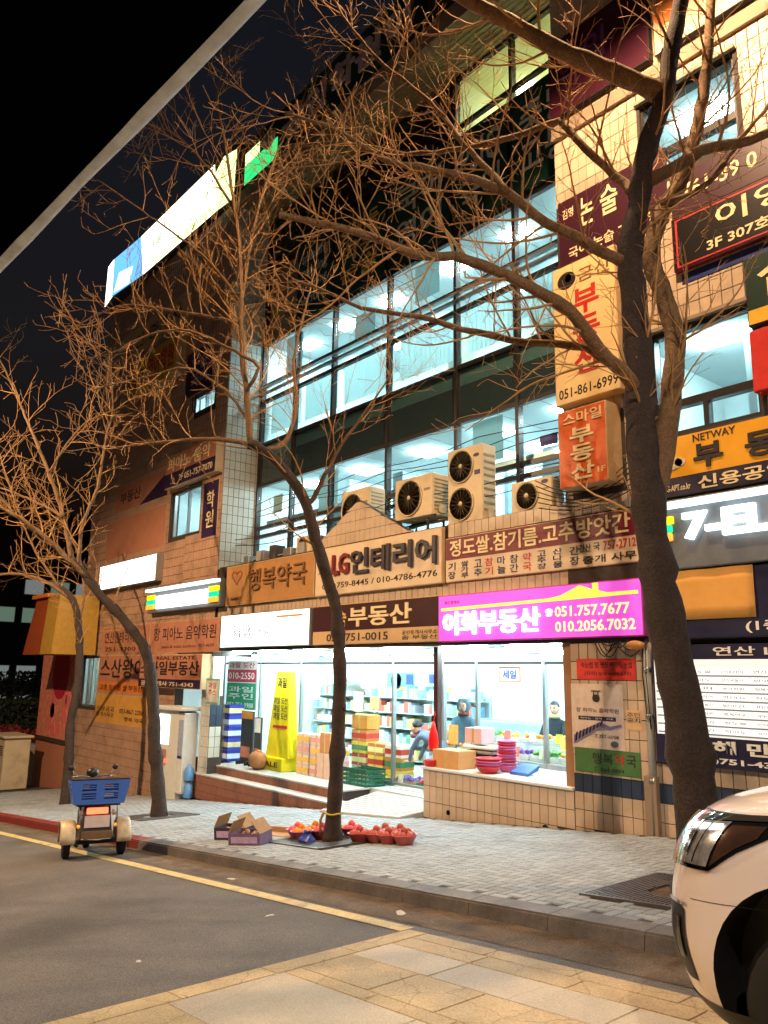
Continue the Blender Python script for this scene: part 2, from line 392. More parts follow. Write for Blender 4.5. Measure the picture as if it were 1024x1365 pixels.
def side_tiles(y0, y1, z0, z1, x, mat, parent=bld, tw=TW, th=TH):
    """tile face looking towards +x"""
    vs, fs = tile_geo(tw, th); mb = MB(); off = parent.location
    for k in range(int((z1-z0)/th)):
        for i in range(int(round((y1-y0)/tw))):
            yy, z = y0+i*tw, z1-(k+1)*th
            mb.add([(x-b-off.x, yy+a-off.y, z+c-off.z) for a,b,c in vs], fs)
    o = mb.build('tile_field', mat, parent); o['kind'] = 'stuff'
def room(x0, x1, y0, y1, z0, z1, wm, cm, lamps, lm, lsize=(.62,.62)):
    m = MB().add([(x0,y0,z0),(x1,y0,z0),(x1,y1,z0),(x0,y1,z0),(x0,y0,z1),(x1,y0,z1),(x1,y1,z1),(x0,y1,z1)], [(0,1,2,3),(1,2,6,5),(2,3,7,6),(3,0,4,7)])
    B(m, 'room_wall', wm)
    B(MB().add([(x0,y0,z1),(x1,y0,z1),(x1,y1,z1),(x0,y1,z1)], [(0,1,2,3)]), 'room_ceiling', cm)
    for (lx, ly) in lamps:
        B(MB().bbox(lx-lsize[0]/2, lx+lsize[0]/2, ly-lsize[1]/2, ly+lsize[1]/2, z1-.07, z1-.012, .015), 'ceiling_lamp', lm)

# --- left block
LB0, LB1 = -32.1, -21.1
lholes = [(-24.6,-22.5,6.2,7.75), (-23.5,-22.0,10.3,10.9), (-31.6,-29.9,.5,2.35)]
B(wall_holes(LB0, LB1, -4.6, 17.2, 11.27, 11.55, lholes+[(-23.4,-21.1,-4.7,2.3)]), 'left_wall', groutd_m)
B(MB().box(LB0, LB0+.3, 11.56, 24, -4.6, 17.2), 'end_wall', beam_m)
tiles(LB0, -23.4, -3.6, 17.15, 11.27, tilebrown_m, skip=[(a-.1,b+.1,c-.1,d+.1) for a,b,c,d in lholes])
tiles(-23.4, LB1, 2.45, 17.15, 11.27, tilebrown_m, skip=[(a-.1,b+.1,c-.1,d+.1) for a,b,c,d in lholes])
B(MB().box(LB1-.3, LB1, 11.56, 12.6, 2.3, 17.2), 'return_wall', grout_m)
side_tiles(11.28, 12.58, 4.8, 17.1, LB1, wtile_m)
# corner column of the ground floor with a navy band
B(MB().box(-21.6, -21.1, 11.28, 11.72, -1.9, 2.3), 'corner_column', grout_m)
tiles(-21.65, -21.1, -1.7, 2.3, 11.28, wtile_m, groundclip=False)
side_tiles(11.29, 11.66, .9, 2.3, -21.1, wtile_m); side_tiles(11.29, 11.66, .3, .9, -21.1, navytile_m); side_tiles(11.29, 11.66, -.78, .3, -21.1, wtile_m)
for (a, b, c, d) in lholes:
    B(MB().box(a, b, 11.42, 11.44, c, d), 'window_pane', pane_g)
    fr = MB()
    for (p, q, r_, s_) in ((a,b,c,c+.06),(a,b,d-.06,d),(a,a+.06,c+.06,d-.06),(b-.06,b,c+.06,d-.06),((a+b)/2-.03,(a+b)/2+.03,c+.06,d-.06)): fr.box(p, q, 11.36, 11.46, r_, s_)
    B(fr, 'window_frame', alu_m)
    room(a-.4, b+.4, 11.56, 14.2, c-.6, d+.25, roomw_m, ceil_m, [((a+b)/2, 12.4)], cool3_l, (.9,.4))

# --- curtain wall between the left block and the pillar
CWX = [-21.05, -19.15, -17.21, -14.78, -12.31, -10.47, -8.5]
mul = [5.1, 5.95, 6.22, 7.58, 8.92, 10.36, 10.88, 12.32]
for x in CWX: B(MB().box(x-.045, x+.045, 12.44, 12.60, 4.9, 16.75), 'mullion', frame_m)
for z in mul:
    for a, b in zip(CWX[:-1], CWX[1:]): B(MB().box(a+.046, b-.046, 12.46, 12.58, z-.05, z+.05), 'transom', frame_m)
for z0, z1 in zip(mul[:-1], mul[1:]):
    for a, b in zip(CWX[:-1], CWX[1:]):
        if (z0, z1) == (7.58, 8.92): continue
        B(MB().box(a+.046, b-.046, 12.515, 12.525, z0+.051, z1-.051), 'window_pane', pane_g)
for a, b in zip(CWX[:-1], CWX[1:]):                     # dark spandrel glass in front of the floor slab
    B(MB().box(a+.046, b-.046, 12.51, 12.53, 7.631, 8.46), 'spandrel_panel', sp('spandrel_glass', 46, 60, 62, rough=.08, var=.1, spec=.8))
    B(MB().box(a+.046, b-.046, 12.515, 12.525, 8.47, 8.869), 'window_pane', pane_g)
    B(MB().box(a+.046, b-.046, 12.56, 12.60, 8.47, 8.869), 'sill_panel', sp('sill_teal', 120, 142, 140, rough=.5, var=.15))  # lighter teal paints the fade in brightness at the band's top
B(MB().box(-21.05, -8.4, 12.62, 12.9, 7.66, 8.60), 'floor_slab', beam_m)
# sun-shade rails running across the third floor
for zz in (10.52, 10.72): B(MB().box(-21.0, -8.45, 12.30, 12.42, zz, zz+.05), 'shade_rail', alu_m)
room(-21.04, -8.42, 12.63, 17.2, 4.95, 7.62, roomw_m, ceil_m, [(x, y) for x in (-19.6,-17.2,-14.6,-12.2,-9.9) for y in (13.7, 15.6)], cool_l, (.66,.66))
room(-21.04, -8.42, 12.63, 17.2, 8.62, 12.34, roomw_m, ceil_m, [(x, y) for x in (-20,-18,-15.9,-13.4,-11.2,-9.3) for y in (13.5, 15.6)], cool3_l, (.7,.45))
# pleated blinds behind the lower third-floor panes
for a, b in zip(CWX[:-1], CWX[1:]):
    m = MB(); n = int((b-a-.2)/.07)
    pts = [(a+.1+i*.07, 12.80+.035*(i % 2)) for i in range(n+1)]
    for (p, q), (r_, s_) in zip(pts[:-1], pts[1:]): m.add([(p,q,9.35),(r_,s_,9.35),(r_,s_,10.5),(p,q,10.5)], [(0,1,2,3)])
    B(m, 'blind', fabric('blind_fabric', lin((206,228,228)), .6))
# partitions and desks seen through the second-floor glass
for x in (-18.4, -13.1): B(MB().box(x, x+.12, 14.0, 17.1, 5.0, 7.6), 'partition', roomw_m)
B(MB().box(-20.8, -8.5, 12.70, 12.74, 6.32, 6.46), 'window_sill', alu_m)
ro = random.Random(77)
for k in range(16):                                     # desks, cupboards and hanging things in the two lit office floors
    x = -20.6+ro.random()*11.6; y = ro.uniform(13.2, 16.6); z = (4.96, 8.63)[k % 2]; h_ = ro.choice((1.3, 1.7, 2.0, 2.3))
    B(MB().bbox(x, x+ro.uniform(.4,1.1), y, y+.45, z, z+h_, .01), 'cupboard', sp('cupboard_%d' % (k % 4), *[(150,160,165),(190,186,170),(120,140,150),(205,210,208)][k % 4], rough=.5))
for z in (7.615, 12.335):
    for k in range(11): B(MB().box(-20.9+k*1.2, -20.88+k*1.2, 12.64, 17.1, z-.012, z-.002), 'ceiling_joint', alu_m)
for (x, z0, z1) in ((-19.9,10.95,12.2),(-16.4,10.95,11.7),(-13.9,11.2,12.2),(-11.9,6.5,7.5),(-17.9,6.3,7.4)):
    B(MB().box(x, x+.9, 12.60, 12.61, z0, z1), 'roller_blind', fabric('roller_fabric', lin((196,214,214)), .5))
for (x, w_, z, h_, c_) in ((-20.2,.5,6.6,.55,(230,232,228)), (-15.3,.34,5.42,.4,(205,215,60)), (-15.2,.5,5.98,.3,(215,220,70)), (-9.95,.45,6.5,.24,(150,110,190)), (-11.9,.3,6.4,.2,(200,90,140))):
    B(MB().box(x, x+w_, 12.545, 12.55, z, z+h_), 'window_notice', sp('notice_%d' % int(-x*10), *c_, rough=.5))

# --- fourth floor: green banner band, lit glass to the right, dark glass to the left
B(MB().box(-21.05, -8.4, 12.62, 12.8, 12.36, 14.95), 'floor_slab', beam_m)
for z in (14.98, 15.32, 16.72):
    for a, b in zip(CWX[:-1], CWX[1:]): B(MB().box(a+.046, b-.046, 12.46, 12.58, z-.04, z+.04), 'transom', frame_m)
for z0, z1 in ((15.02, 15.28), (15.36, 16.68)):
    for a, b in zip(CWX[:-1], CWX[1:]): B(MB().box(a+.046, b-.046, 12.515, 12.525, z0, z1), 'window_pane', pane_g)
room(-12.28, -8.42, 12.63, 16.6, 14.95, 16.86, roomcream_m, roomcream_m, [(-11.4,14.2),(-10.0,14.2),(-11.4,15.7),(-10.0,15.7)], warmw_l, (.5,.5))
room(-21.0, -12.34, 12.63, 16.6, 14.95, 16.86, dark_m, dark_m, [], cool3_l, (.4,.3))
B(MB().box(-15.0, -13.4, 12.56, 12.565, 13.6, 14.7), 'window_notice', sp('notice_lace', 200, 200, 205, rough=.6, var=.3, scale=30))  # pale panel painted in place of a lit window behind net

# --- beam, soffit and parapet
B(MB().box(-21.1, -8.4, 11.28, 11.60, 16.9, 17.42), 'beam', beam_m)
B(MB().box(-21.1, -8.4, 11.61, 12.62, 16.95, 17.1), 'soffit', soffit_m)
for k in range(7): B(MB().box(-21.0, -8.45, 11.66+k*.14, 11.70+k*.14, 16.925, 16.948), 'soffit_batten', soffit_m)
B(MB().box(-32.1, 6, 11.52, 11.8, 17.43, 19.25), 'parapet', groutd_m)
B(MB().box(-32.2, 6.1, 11.48, 11.86, 19.26, 19.40), 'coping', beam_m)
B(MB().box(-32.1, 6, 11.87, 24, 17.43, 17.6), 'roof', groutd_m)
B(MB().box(-21.1, -8.4, 17.21, 17.4, -1.6, 17.2), 'back_wall', groutd_m)

# --- pillar and right-hand block
PX0, PX1 = -8.4, -6.62
rholes = [(-6.6,-4.87,5.66,7.45), (-6.55,-4.85,10.2,11.8), (-3.6,-1.6,5.66,7.45), (-3.4,-1.6,10.2,11.8), (-3.4,-1.6,13.6,15.4)]
B(wall_holes(PX0, 6, -1.2, 17.4, 11.27, 11.6, rholes), 'right_wall', grout_m)
B(MB().box(PX0, PX0+.28, 11.61, 12.62, 2.3, 17.4), 'pillar_return', beam_m)
signcover = [(-8.4,-7.0,6.5,9.3), (-8.3,-7.1,4.9,6.4)]
tiles(PX0, PX1+.02, 4.62, 17.3, 11.27, tile_m, skip=signcover+[(-8.5,-6.0,9.35,10.75)], as_objects=220)
tiles(PX0, PX1+.02, .30, 2.42, 11.27, tile_m, as_objects=80, groundclip=False)
tiles(PX0, PX1+.02, .02, .30, 11.27, navytile_m, th=.28)
tiles(PX0, PX1+.02, -1.1, .02, 11.27, tilef_m)
tiles(PX1+.03, -1.5, 4.62, 17.3, 11.27, tilef_m, skip=[(a-.12,b+.12,c-.12,d+.12) for a,b,c,d in rholes])
tiles(PX1+.03, -1.5, .35, .62, 11.27, tilef_m, th=.27); tiles(PX1+.03, -1.5, .05, .34, 11.27, navytile_m, th=.28); tiles(PX1+.03, -1.5, -1.0, .04, 11.27, tilef_m)
for (a, b, c, d) in rholes:
    t = c+.46
    fr = MB()
    for (p, q, r_, s_) in ((a-.03,b+.03,c,c+.07),(a-.03,b+.03,d-.07,d),(a-.03,a+.05,c+.071,d-.071),(b-.05,b+.03,c+.071,d-.071),(a+.051,b-.051,t,t+.13),((a+b)/2-.04,(a+b)/2+.04,c+.071,t-.001)): fr.box(p, q, 11.33, 11.48, r_, s_)
    B(fr, 'window_frame', frame_m)
    for (p, q, r_, s_) in ((a+.051,b-.051,t+.131,d-.071),(a+.051,(a+b)/2-.041,c+.071,t-.001),((a+b)/2+.041,b-.051,c+.071,t-.001)):
        B(MB().box(p, q, 11.40, 11.41, r_, s_), 'window_pane', pane_g)
    B(MB().box(a-.06, b+.06, 11.18, 11.262, d+.01, d+.07), 'window_hood', beam_m)
    room(a-.6, b+.6, 11.62, 15.0, c-.7, d+.22, roomw_m, ceil_m, [((a+b)/2-.3, 12.6), ((a+b)/2+.5, 13.8)], cool3_l, (.9,.5))
    B(MB().box((a+b)/2+.1, (a+b)/2+.24, 12.6, 14.9, c-.6, d+.2), 'partition', roomw_m)
B(MB().box(PX0, 6, 11.18, 11.262, 12.1, 12.36), 'string_course', beam_m)

# --- ground-floor canopy that carries the sign band, with a tiled gable above it
B(MB().box(-21.09, -8.41, 11.32, 11.5, 2.44, 4.90), 'fascia', grout_m)
B(MB().box(-21.09, -8.41, 11.51, 12.43, 4.72, 4.88), 'canopy_roof', beam_m)
tiles(-11.4, -8.42, 4.62, 4.9, 11.32, tile_m, groundclip=False, th=.28)
tiles(-21.0, -8.42, 3.43, 3.70, 11.32, tilef_m, groundclip=False, th=.27)
gp = [(-16.3, 4.91), (-14.45, 5.92), (-12.6, 4.91)]
B(MB().prism(gp, 11.34, 11.5), 'gable', grout_m)
m = MB(); gtop = lambda x: 4.91+1.01*max(0, 1-abs(x+14.45)/1.85)
for k in range(4):
    for i in range(22):
        x, z = -16.4+i*TW, 4.91+k*.26
        a0, a1 = x+.005, x+TW-.005; t0, t1 = min(z+.255, gtop(a0)-.01), min(z+.255, gtop(a1)-.01)
        if max(t0, t1) < z+.03: continue
        t0, t1 = max(t0, z+.006), max(t1, z+.006)
        m.hexa([(a0,11.328,z+.005),(a1,11.328,z+.005),(a1,11.339,z+.005),(a0,11.339,z+.005)], [(a0,11.328,t0),(a1,11.328,t1),(a1,11.339,t1),(a0,11.339,t0)])
o = B(m, 'tile_field', tile_m); o['kind'] = 'stuff'
B(MB().box(-23.4, -8.41, 11.56, 17.2, 2.46, 2.62), 'shop_ceiling', ceil_m)
B(MB().box(-23.5, -8.41, 12.38, 17.2, -1.2, -.77), 'shop_floor', sp('shop_floor', 190, 196, 192, rough=.4, var=.1, dirt=((.3,.3,.28), 1, .4)))
B(MB().box(-23.5, -23.4, 11.56, 17.2, -.76, 2.45), 'shop_side_wall', roomw_m); B(MB().box(-8.7, -8.6, 13.05, 17.2, -.76, 2.45), 'shop_side_wall', roomw_m)
B(MB().box(-23.4, -8.7, 17.0, 17.19, -.76, 2.45), 'shop_back_wall', roomw_m)
B(MB().box(-8.6, -8.42, 11.32, 13.0, -.1, 2.44), 'window_reveal', sp('brown_board', 150, 108, 74, rough=.6, var=.15))
for x in (-22.6, -20.8, -19.0, -17.2, -15.4, -13.6, -11.6, -9.8):
    for y in (11.95, 13.8, 15.6):
        if y < 12 and x < -21: continue
        B(MB().bbox(x-.62, x+.62, y-.07, y+.07, 2.38, 2.455, .015), 'ceiling_lamp', tube_l)
# ================================================================== SHOP FRONT, STEPS, LEDGE
riser_m = sp('brown_small_tile', 138, 92, 72, rough=.5, var=.2, scale=6, dirt=((.06,.04,.03), 2, .5))
tread_m = sp('pale_tread', 182, 180, 174, rough=.5, var=.12, scale=4, dirt=((.25,.23,.2), 2, .5))
def steps():
    t = thing('entrance_steps', 'two low brown tiled steps with pale treads before the fruit shop', 'steps', (-18, 11.25, sz(-18)))
    o = t.location
    def W(mb, n, m): mb.v = [(a-o.x,b-o.y,c-o.z) for a,b,c in mb.v]; return mb.build(n, m, t)
    for (x0, x1, y0, y1, top) in ((-21.9,-14.85,11.22,11.62,-1.0), (-21.4,-15.1,11.60,12.4,-.765)):
        W(MB().box(x0+.01, x1-.01, y0+.012, y1, -2.2, top-.045), 'step_core', groutd_m)
        W(MB().bbox(x0-.01, x1+.01, y0-.02, y1, top-.045, top, .008), 'tread', tread_m)
        vs, fs = tile_geo(.095, .215); m = MB()
        nz = 3
        for k in range(nz):
            for i in range(int((x1-x0)/.095)):
                x = x0+i*.095; z = top-.05-(k+1)*.215
                if z+.2 > sz(x): m.add([(a+x,b+y0+.012,c+z) for a,b,c in vs], fs)
        q = W(m, 'riser_tiles', riser_m); q['kind'] = 'stuff'
steps()
def ramp():
    t = thing('entrance_ramp', 'pale grooved ramp slab leading up to the shop door', 'ramp', (-13.4, 11.2, sz(-13.4)))
    o = t.location
    P = lambda x, y, z: (x-o.x, y-o.y, z-o.z)
    a, b, c, d = (-14.84,10.75,-1.10), (-12.2,10.75,-.885), (-12.2,13.0,-.735), (-14.84,13.0,-.735)
    MB().hexa([P(a[0],a[1],a[2]-.2),P(b[0],b[1],b[2]-.2),P(c[0],c[1],c[2]-.3),P(d[0],d[1],d[2]-.3)], [P(*a),P(*b),P(*c),P(*d)]).build('ramp_slab', tread_m, t)
    for k in range(17):
        f0 = (k+.12)/17; f1 = (k+.86)/17
        q = lambda s, f: tuple(s[0][i]+(s[1][i]-s[0][i])*f for i in range(3))
        p0, p1, p2, p3 = q((a,d),f0), q((b,c),f0), q((b,c),f1), q((a,d),f1)
        up = lambda p, h: P(p[0], p[1], p[2]+h)
        MB().hexa([up(p0,.001),up(p1,.001),up(p2,.001),up(p3,.001)], [up(p0,.014),up(p1,.014),up(p2,.014),up(p3,.014)]).build('tread_rib', tread_m, t)
ramp()
ledge = thing('display_ledge', 'low tiled wall with white top carrying goods below the shop window', 'ledge', (-10.3, 11.25, sz(-10.3)))
o_ = ledge.location
def LD(mb, n, m): mb.v = [(a-o_.x,b-o_.y,c-o_.z) for a,b,c in mb.v]; return mb.build(n, m, ledge)
LD(MB().box(-12.06, -8.41, 11.272, 13.0, -1.3, .01), 'wall_core', grout_m)
LD(MB().bbox(-12.10, -8.41, 11.22, 13.0, .012, .065, .01), 'ledge_top', sp('ledge_white', 206, 208, 206, rough=.35, var=.06, dirt=((.5,.5,.5), 3, .4)))
tiles(-12.06, -8.41, -1.2, .01, 11.272, tile_m, parent=ledge, as_objects=120)
vs, fs = tile_geo(TW, TH); m = MB()
for k in range(4):
    for i in range(9): m.add([(-12.06+b, 11.28+TW*i+a, .01-(k+1)*TH+c) for a,b,c in vs], [f[::-1] for f in fs])
q = LD(m, 'end_tiles', tile_m); q['kind'] = 'stuff'
for (x, z, s) in ((-11.35,-.72,.045), (-9.02,-.66,.06)): LD(MB().lathe([(s,0),(s,.02),(s*.7,.02),(s*.7,.0)], 14, (x,11.24,z), axis='y'), 'drain_hole', black_m)

front = thing('shop_front', 'aluminium framed glass front of the brightly lit fruit shop', 'shop front', (-16, 13.0, -.76))
o2 = front.location
def SF(mb, n, m): mb.v = [(a-o2.x,b-o2.y,c-o2.z) for a,b,c in mb.v]; return mb.build(n, m, front)
SX = [-23.36, -21.2, -19.0, -17.05, -15.0, -13.25, -12.2, -10.35, -8.72]
for x in SX: SF(MB().box(x-.035, x+.035, 12.96, 13.06, -.76, 2.45), 'frame_post', alu_m)
for a, b in zip(SX[:-1], SX[1:]):
    lo = .07 if a > -12.3 else -.76
    for z in (2.1, 2.39): SF(MB().box(a+.036, b-.036, 12.97, 13.05, z, z+.06), 'frame_rail', alu_m if z > 2.2 else frame_m)
    SF(MB().box(a+.036, b-.036, 12.97, 13.05, lo, lo+.09), 'frame_rail', alu_m)
    SF(MB().box(a+.036, b-.036, 13.005, 13.012, lo+.09, 2.1), 'glass_pane', shop_g)
    SF(MB().box(a+.036, b-.036, 13.005, 13.012, 2.16, 2.39), 'glass_pane', shop_g)
rk = random.Random(33)
for (x, z, w_, h_, c_) in ((-14.55,1.62,.26,.24,(60,90,170)), (-13.75,1.66,.24,.22,(60,90,180)), (-16.3,1.5,.55,.34,(210,224,214)), (-18.6,1.15,.5,.36,(226,226,214)), (-18.2,.62,.7,.14,(222,226,226)), (-16.6,.9,.4,.5,(196,222,230)), (-15.9,1.0,.34,.3,(226,190,120)), (-12.9,1.35,.5,.34,(196,224,196)), (-9.6,1.2,.5,.3,(214,226,200)), (-10.0,.45,.42,.26,(226,206,110)), (-9.3,.5,.3,.3,(206,90,80)), (-17.6,1.72,1.0,.16,(206,216,220)), (-13.1,.35,.3,.42,(222,150,70))):
    SF(MB().box(x, x+w_, 12.998, 13.003, z, z+h_), 'sticker', sp('sticker_%d_%d_%d' % c_, *c_, rough=.5, var=.35, scale=14))
SF(MB().box(-14.05, -14.0, 12.88, 12.93, .15, .55), 'door_handle', steel_m)
SF(MB().box(-12.02, -11.9, 11.5, 11.62, .066, 2.43), 'corner_post', sp('dark_brown_post', 70, 48, 44, rough=.4))
SF(MB().box(-12.04, -11.98, 11.46, 11.5, .8, 1.05), 'post_box', black_m)

# ================================================================== SIGNS
def sign(name, label, x0, x1, z0, z1, face, items=(), y=11.25, depth=.055, side=None, cat='sign', group=None, bevel=.012, trim=None):
    t = thing(name, label, cat, (x0, y+depth, z0), group=group)
    w, h = x1-x0, z1-z0
    MB().bbox(0, w, -depth+.004, 0, 0, h, min(bevel, depth*.3)).build('sign_box', side or trim or alu_m, t)
    e = .02
    MB().box(e, w-e, -depth, -depth+.003, e, h-e).build('sign_face', face, t)
    lay = 1
    for it in items:
        if it[0] == 'r':
            _, a, b, c, d, m = it[:6]
            MB().box(max(e,a*w), min(w-e,b*w), -depth-.003*lay, -depth-.003*(lay-1)-.0005, max(e,c*h), min(h-e,d*h)).build('colour_panel', m, t); lay += 1
        elif it[0] == 't':
            _, s, a, b, c, d, m = it[:7]; ext = it[7] if len(it) > 7 else .003; bold = it[8] if len(it) > 8 else .02
            rows_ = s.split('\n'); n_ = len(rows_); gap = .14/n_ if n_ > 1 else 0
            for i_, line_ in enumerate(rows_):
                top = d-(d-c)*(i_+gap)/n_; bot = d-(d-c)*(i_+1-gap)/n_
                text_mb(line_, a*w, b*w, bot*h, top*h, -depth-.003*(lay-1)-.001, ext, bold).build('lettering', m, t)
        elif it[0] == 'p':
            _, poly, m = it[:3]
            MB().prism([(a*w, c*h) for a, c in poly], -depth-.003*lay-.003, -depth-.003*(lay-1)-.001).build('emblem', m, t)
    return t
def circ(cx, cz, rx, rz, n=20, a0=0, a1=360): return [(cx+rx*math.cos(math.radians(a0+(a1-a0)*i/n)), cz+rz*math.sin(math.radians(a0+(a1-a0)*i/n))) for i in range(n)]
white_l = sp('letter_white', 226, 222, 214, rough=.5, var=.08)
cream_l = sp('letter_cream', 228, 206, 160, rough=.5, var=.08)
dk_l = sp('letter_dark', 40, 34, 36, rough=.5)
blue_l = sp('letter_blue', 40, 46, 90, rough=.5)
red_l = sp('letter_red', 190, 45, 40, rough=.5)
maroon_f = sp('face_maroon', 110, 30, 45, rough=.45, var=.12)
tan_f = sp('face_tan', 202, 168, 126, rough=.5, var=.1, dirt=((.25,.17,.1), 1.2, .4))
brown_f = sp('face_brown', 168, 122, 74, rough=.5, var=.12, dirt=((.2,.13,.06), 1.2, .4))
beige_f = sp('face_beige', 212, 190, 160, rough=.45, var=.08, dirt=((.3,.22,.15), 1.5, .4))
side_b = sp('sign_side_beige', 190, 160, 120, rough=.5, var=.1)
navy_f = sp('face_navy', 32, 32, 62, rough=.4, var=.1)
whiteglow = glow('backlit_white', (.86, 1.0, 1.0), 1.0)
# upper row over the shop
sign('pharmacy_sign', 'tan sign with raised brown letters and heart logo above the white lit sign', -20.42, -16.0, 3.70, 4.84, brown_f, [
    ('t','행복약국',.30,.93,.30,.82,sp('letter_brown',120,86,56,rough=.4),.05,.0), ('t','PHARMACY',.07,.2,.12,.2,dk_l), ('t','♡',.07,.21,.5,.85,sp('letter_brown2',130,70,50,rough=.5),.004,.01)], y=11.2, depth=.1, trim=side_b)
sign('interior_sign', 'beige sign with thick dark raised letters below the tiled gable', -15.95, -11.47, 3.69, 4.86, beige_f, [
    ('t','LG',.17,.31,.40,.82,sp('letter_winered',120,40,48,rough=.4),.07,.03), ('t','인테리어',.33,.97,.36,.86,sp('letter_slate',62,58,66,rough=.4),.07,.03),
    ('t','051)759-8445 / 010-4786-4776',.07,.97,.10,.25,dk_l,.004,.015), ('p',[(.03,.45),(.08,.75),(.10,.62),(.12,.75),(.16,.45),(.10,.5)],sp('letter_greybrown',140,120,110))], y=11.2, depth=.1, trim=side_b)
rows = [('r',0,1,.50,1,maroon_f), ('t','정도쌀.참기름.고추방앗간',.03,.965,.56,.94,cream_l,.01,.03)]
words = ['기장','쌀가루','고추','참기','마늘','참간','약국','고추장','산나물','간장']
cols = [.02,.10,.18,.245,.315,.385,.455,.53,.61,.69]
r4 = random.Random(5)
for i, wd in enumerate(words): rows.append(('t','\n'.join(list(wd[:3])),cols[i],cols[i]+.045,.06,.45,red_l if i in (3,6) else blue_l,.003,.02))
rows += [('t','간산',.735,.79,.30,.45,dk_l), ('t','국',.80,.83,.30,.45,dk_l), ('t','757-2712',.845,.985,.29,.46,red_l,.003,.03), ('t','중개 사무',.75,.985,.07,.22,dk_l)]
sign('rice_mill_sign', 'maroon and beige sign with many small letter columns below the outdoor units', -11.42, -6.95, 3.69, 4.60, beige_f, rows, trim=side_b)
# lower row
pk = glow('backlit_pink', (.66, .09, .62), .44); pkw = glow('backlit_letter', (1.0, .97, .92), 2.6); yl = glow('backlit_yellow', (.80, .86, .10), .45)
sign('white_lit_sign', 'white backlit sign with small dark rows left of the shop sign with the maroon band', -20.55, -16.1, 2.52, 3.44, whiteglow, [
    ('t','피아노\n음악\n학원',.16,.38,.30,.72,dk_l), ('t','음악\n학원',.46,.58,.30,.72,sp('letter_teal',60,90,110)), ('r',.66,.93,.80,.86,sp('strip_orange',220,150,90)), ('r',.64,.95,.22,.28,glow('strip_pale',(1,.85,.5),1.2))], y=11.18, depth=.12)
sign('estate_sign_maroon', 'sign with dark maroon top and beige foot between the white and pink lit signs', -16.05, -11.52, 2.52, 3.46, tan_f, [
    ('r',0,1,.34,1,sp('face_darkmaroon',62,34,38,rough=.4)), ('t','숨',.20,.30,.44,.88,sp('letter_gold',205,170,90),.02,.03), ('t','부동산',.32,.80,.42,.9,cream_l,.02,.035),
    ('t','051-751-0015',.13,.63,.08,.27,dk_l,.003,.02), ('t','공인중개사사무소\n숨 부동산',.73,.97,.06,.28,dk_l,.003,.0)], trim=side_b)
house = [(.60,.80),(.69,.82),(.755,.97),(.80,.88),(.815,.88),(.815,.97),(.835,.97),(.835,.84),(.86,.80),(.99,.80),(.99,.74),(.02,.62),(.02,.68),(.60,.74)]
house = [(.02,.66),(.02,.72),(.60,.76),(.66,.80),(.745,.96),(.80,.87),(.80,.98),(.825,.98),(.825,.84),(.86,.79),(.985,.79),(.985,.73),(.60,.70)]
sign('estate_sign_pink', 'bright pink backlit sign with glowing white letters and yellow house outline', -11.50, -6.88, 2.50, 3.42, pk, [
    ('p',house,yl), ('t','이화부동산',.04,.56,.14,.62,pkw,.05,.016), ('t','중개사무소',.69,.83,.74,.84,dk_l), ('t','☎',.585,.62,.42,.56,pkw,.004,.02),
    ('t','051.757.7677',.63,.95,.40,.60,glow('letter_paleyellow',(.95,.88,.36),.5),.006,.03), ('t','010.2056.7032',.63,.97,.12,.32,glow('letter_paleyellow',(.95,.88,.36),.5),.006,.03), ('t','공인 중개사',.04,.13,.80,.87,sp('letter_violet',120,30,110))], y=11.12, depth=.18, trim=sp('sign_side_pink',180,60,150))
def stripes(t, x, z, w=.34, h=.11, y=-.2):
    for k, (c, n) in enumerate((((1,.32,.03),'amber_red'), ((0,.62,.28),'green_strip'), ((1,.62,0),'amber_strip'))):
        MB().bbox(x-(.03 if k == 0 else 0), x+w+(.03 if k == 2 else 0), y-.07, y, z+k*h, z+k*h+h*.92, .02).build('colour_stripe', glow(n, c, .75), t)
# convenience-store signs
def store(name, label, x0, x1, z0, z1, full):
    t = thing(name, label, 'sign', (x0, 11.262, z0)); w, h = x1-x0, z1-z0
    MB().bbox(0, w, -.22, 0, 0, h, .02).build('sign_box', sp('store_grey', 96, 102, 108, rough=.5), t)
    MB().box(.02, w-.02, -.36, -.221, h-.10, h-.02).build('light_strip', glow('strip_light', (.85,1,1), 1.3), t)
    MB().box(.0, w, -.38, -.221, h-.019, h).build('hood', alu_m, t)
    lg = glow('store_letter', (.92, 1, 1), 2.2)
    if full:
        stripes(t, .10, .42*h, .26, .13, -.222); text_mb('7-ELEVEn', .55, .55+2.8, .40*h, .80*h, -.225, .07, .06).build('lettering', lg, t)
    else:
        MB().bbox(.75, w-.65, -.30, -.222, .12, h*.66, .02).build('lit_panel', glow('store_panel', (.9,1,1), 2.6), t)
        text_mb('7-ELEVEn', 1.1, w-.95, .2, h*.58, -.302, .02, .06).build('lettering', glow('store_letter2', (1,1,1), 3.0), t)
        stripes(t, .02, .12, .55, .16, -.222); stripes(t, w-.6, .12, .55, .16, -.222)
    return t
store('convenience_store_sign', 'long lit convenience store sign with colour stripes at both ends, left of pharmacy sign', -25.4, -20.46, 3.72, 4.52, False)
store('convenience_store_sign', 'grey convenience store sign with big white lit letters beside the large tree', -6.6, -2.4, 3.48, 4.52, True)
sign('white_lit_sign', 'blank white glowing sign highest on the left behind the leaning tree', -29.95, -24.9, 4.80, 5.72, whiteglow, [('t','연산학원',.4,.6,.55,.75,sp('letter_palecyan',150,190,200))], y=11.0, depth=.26)
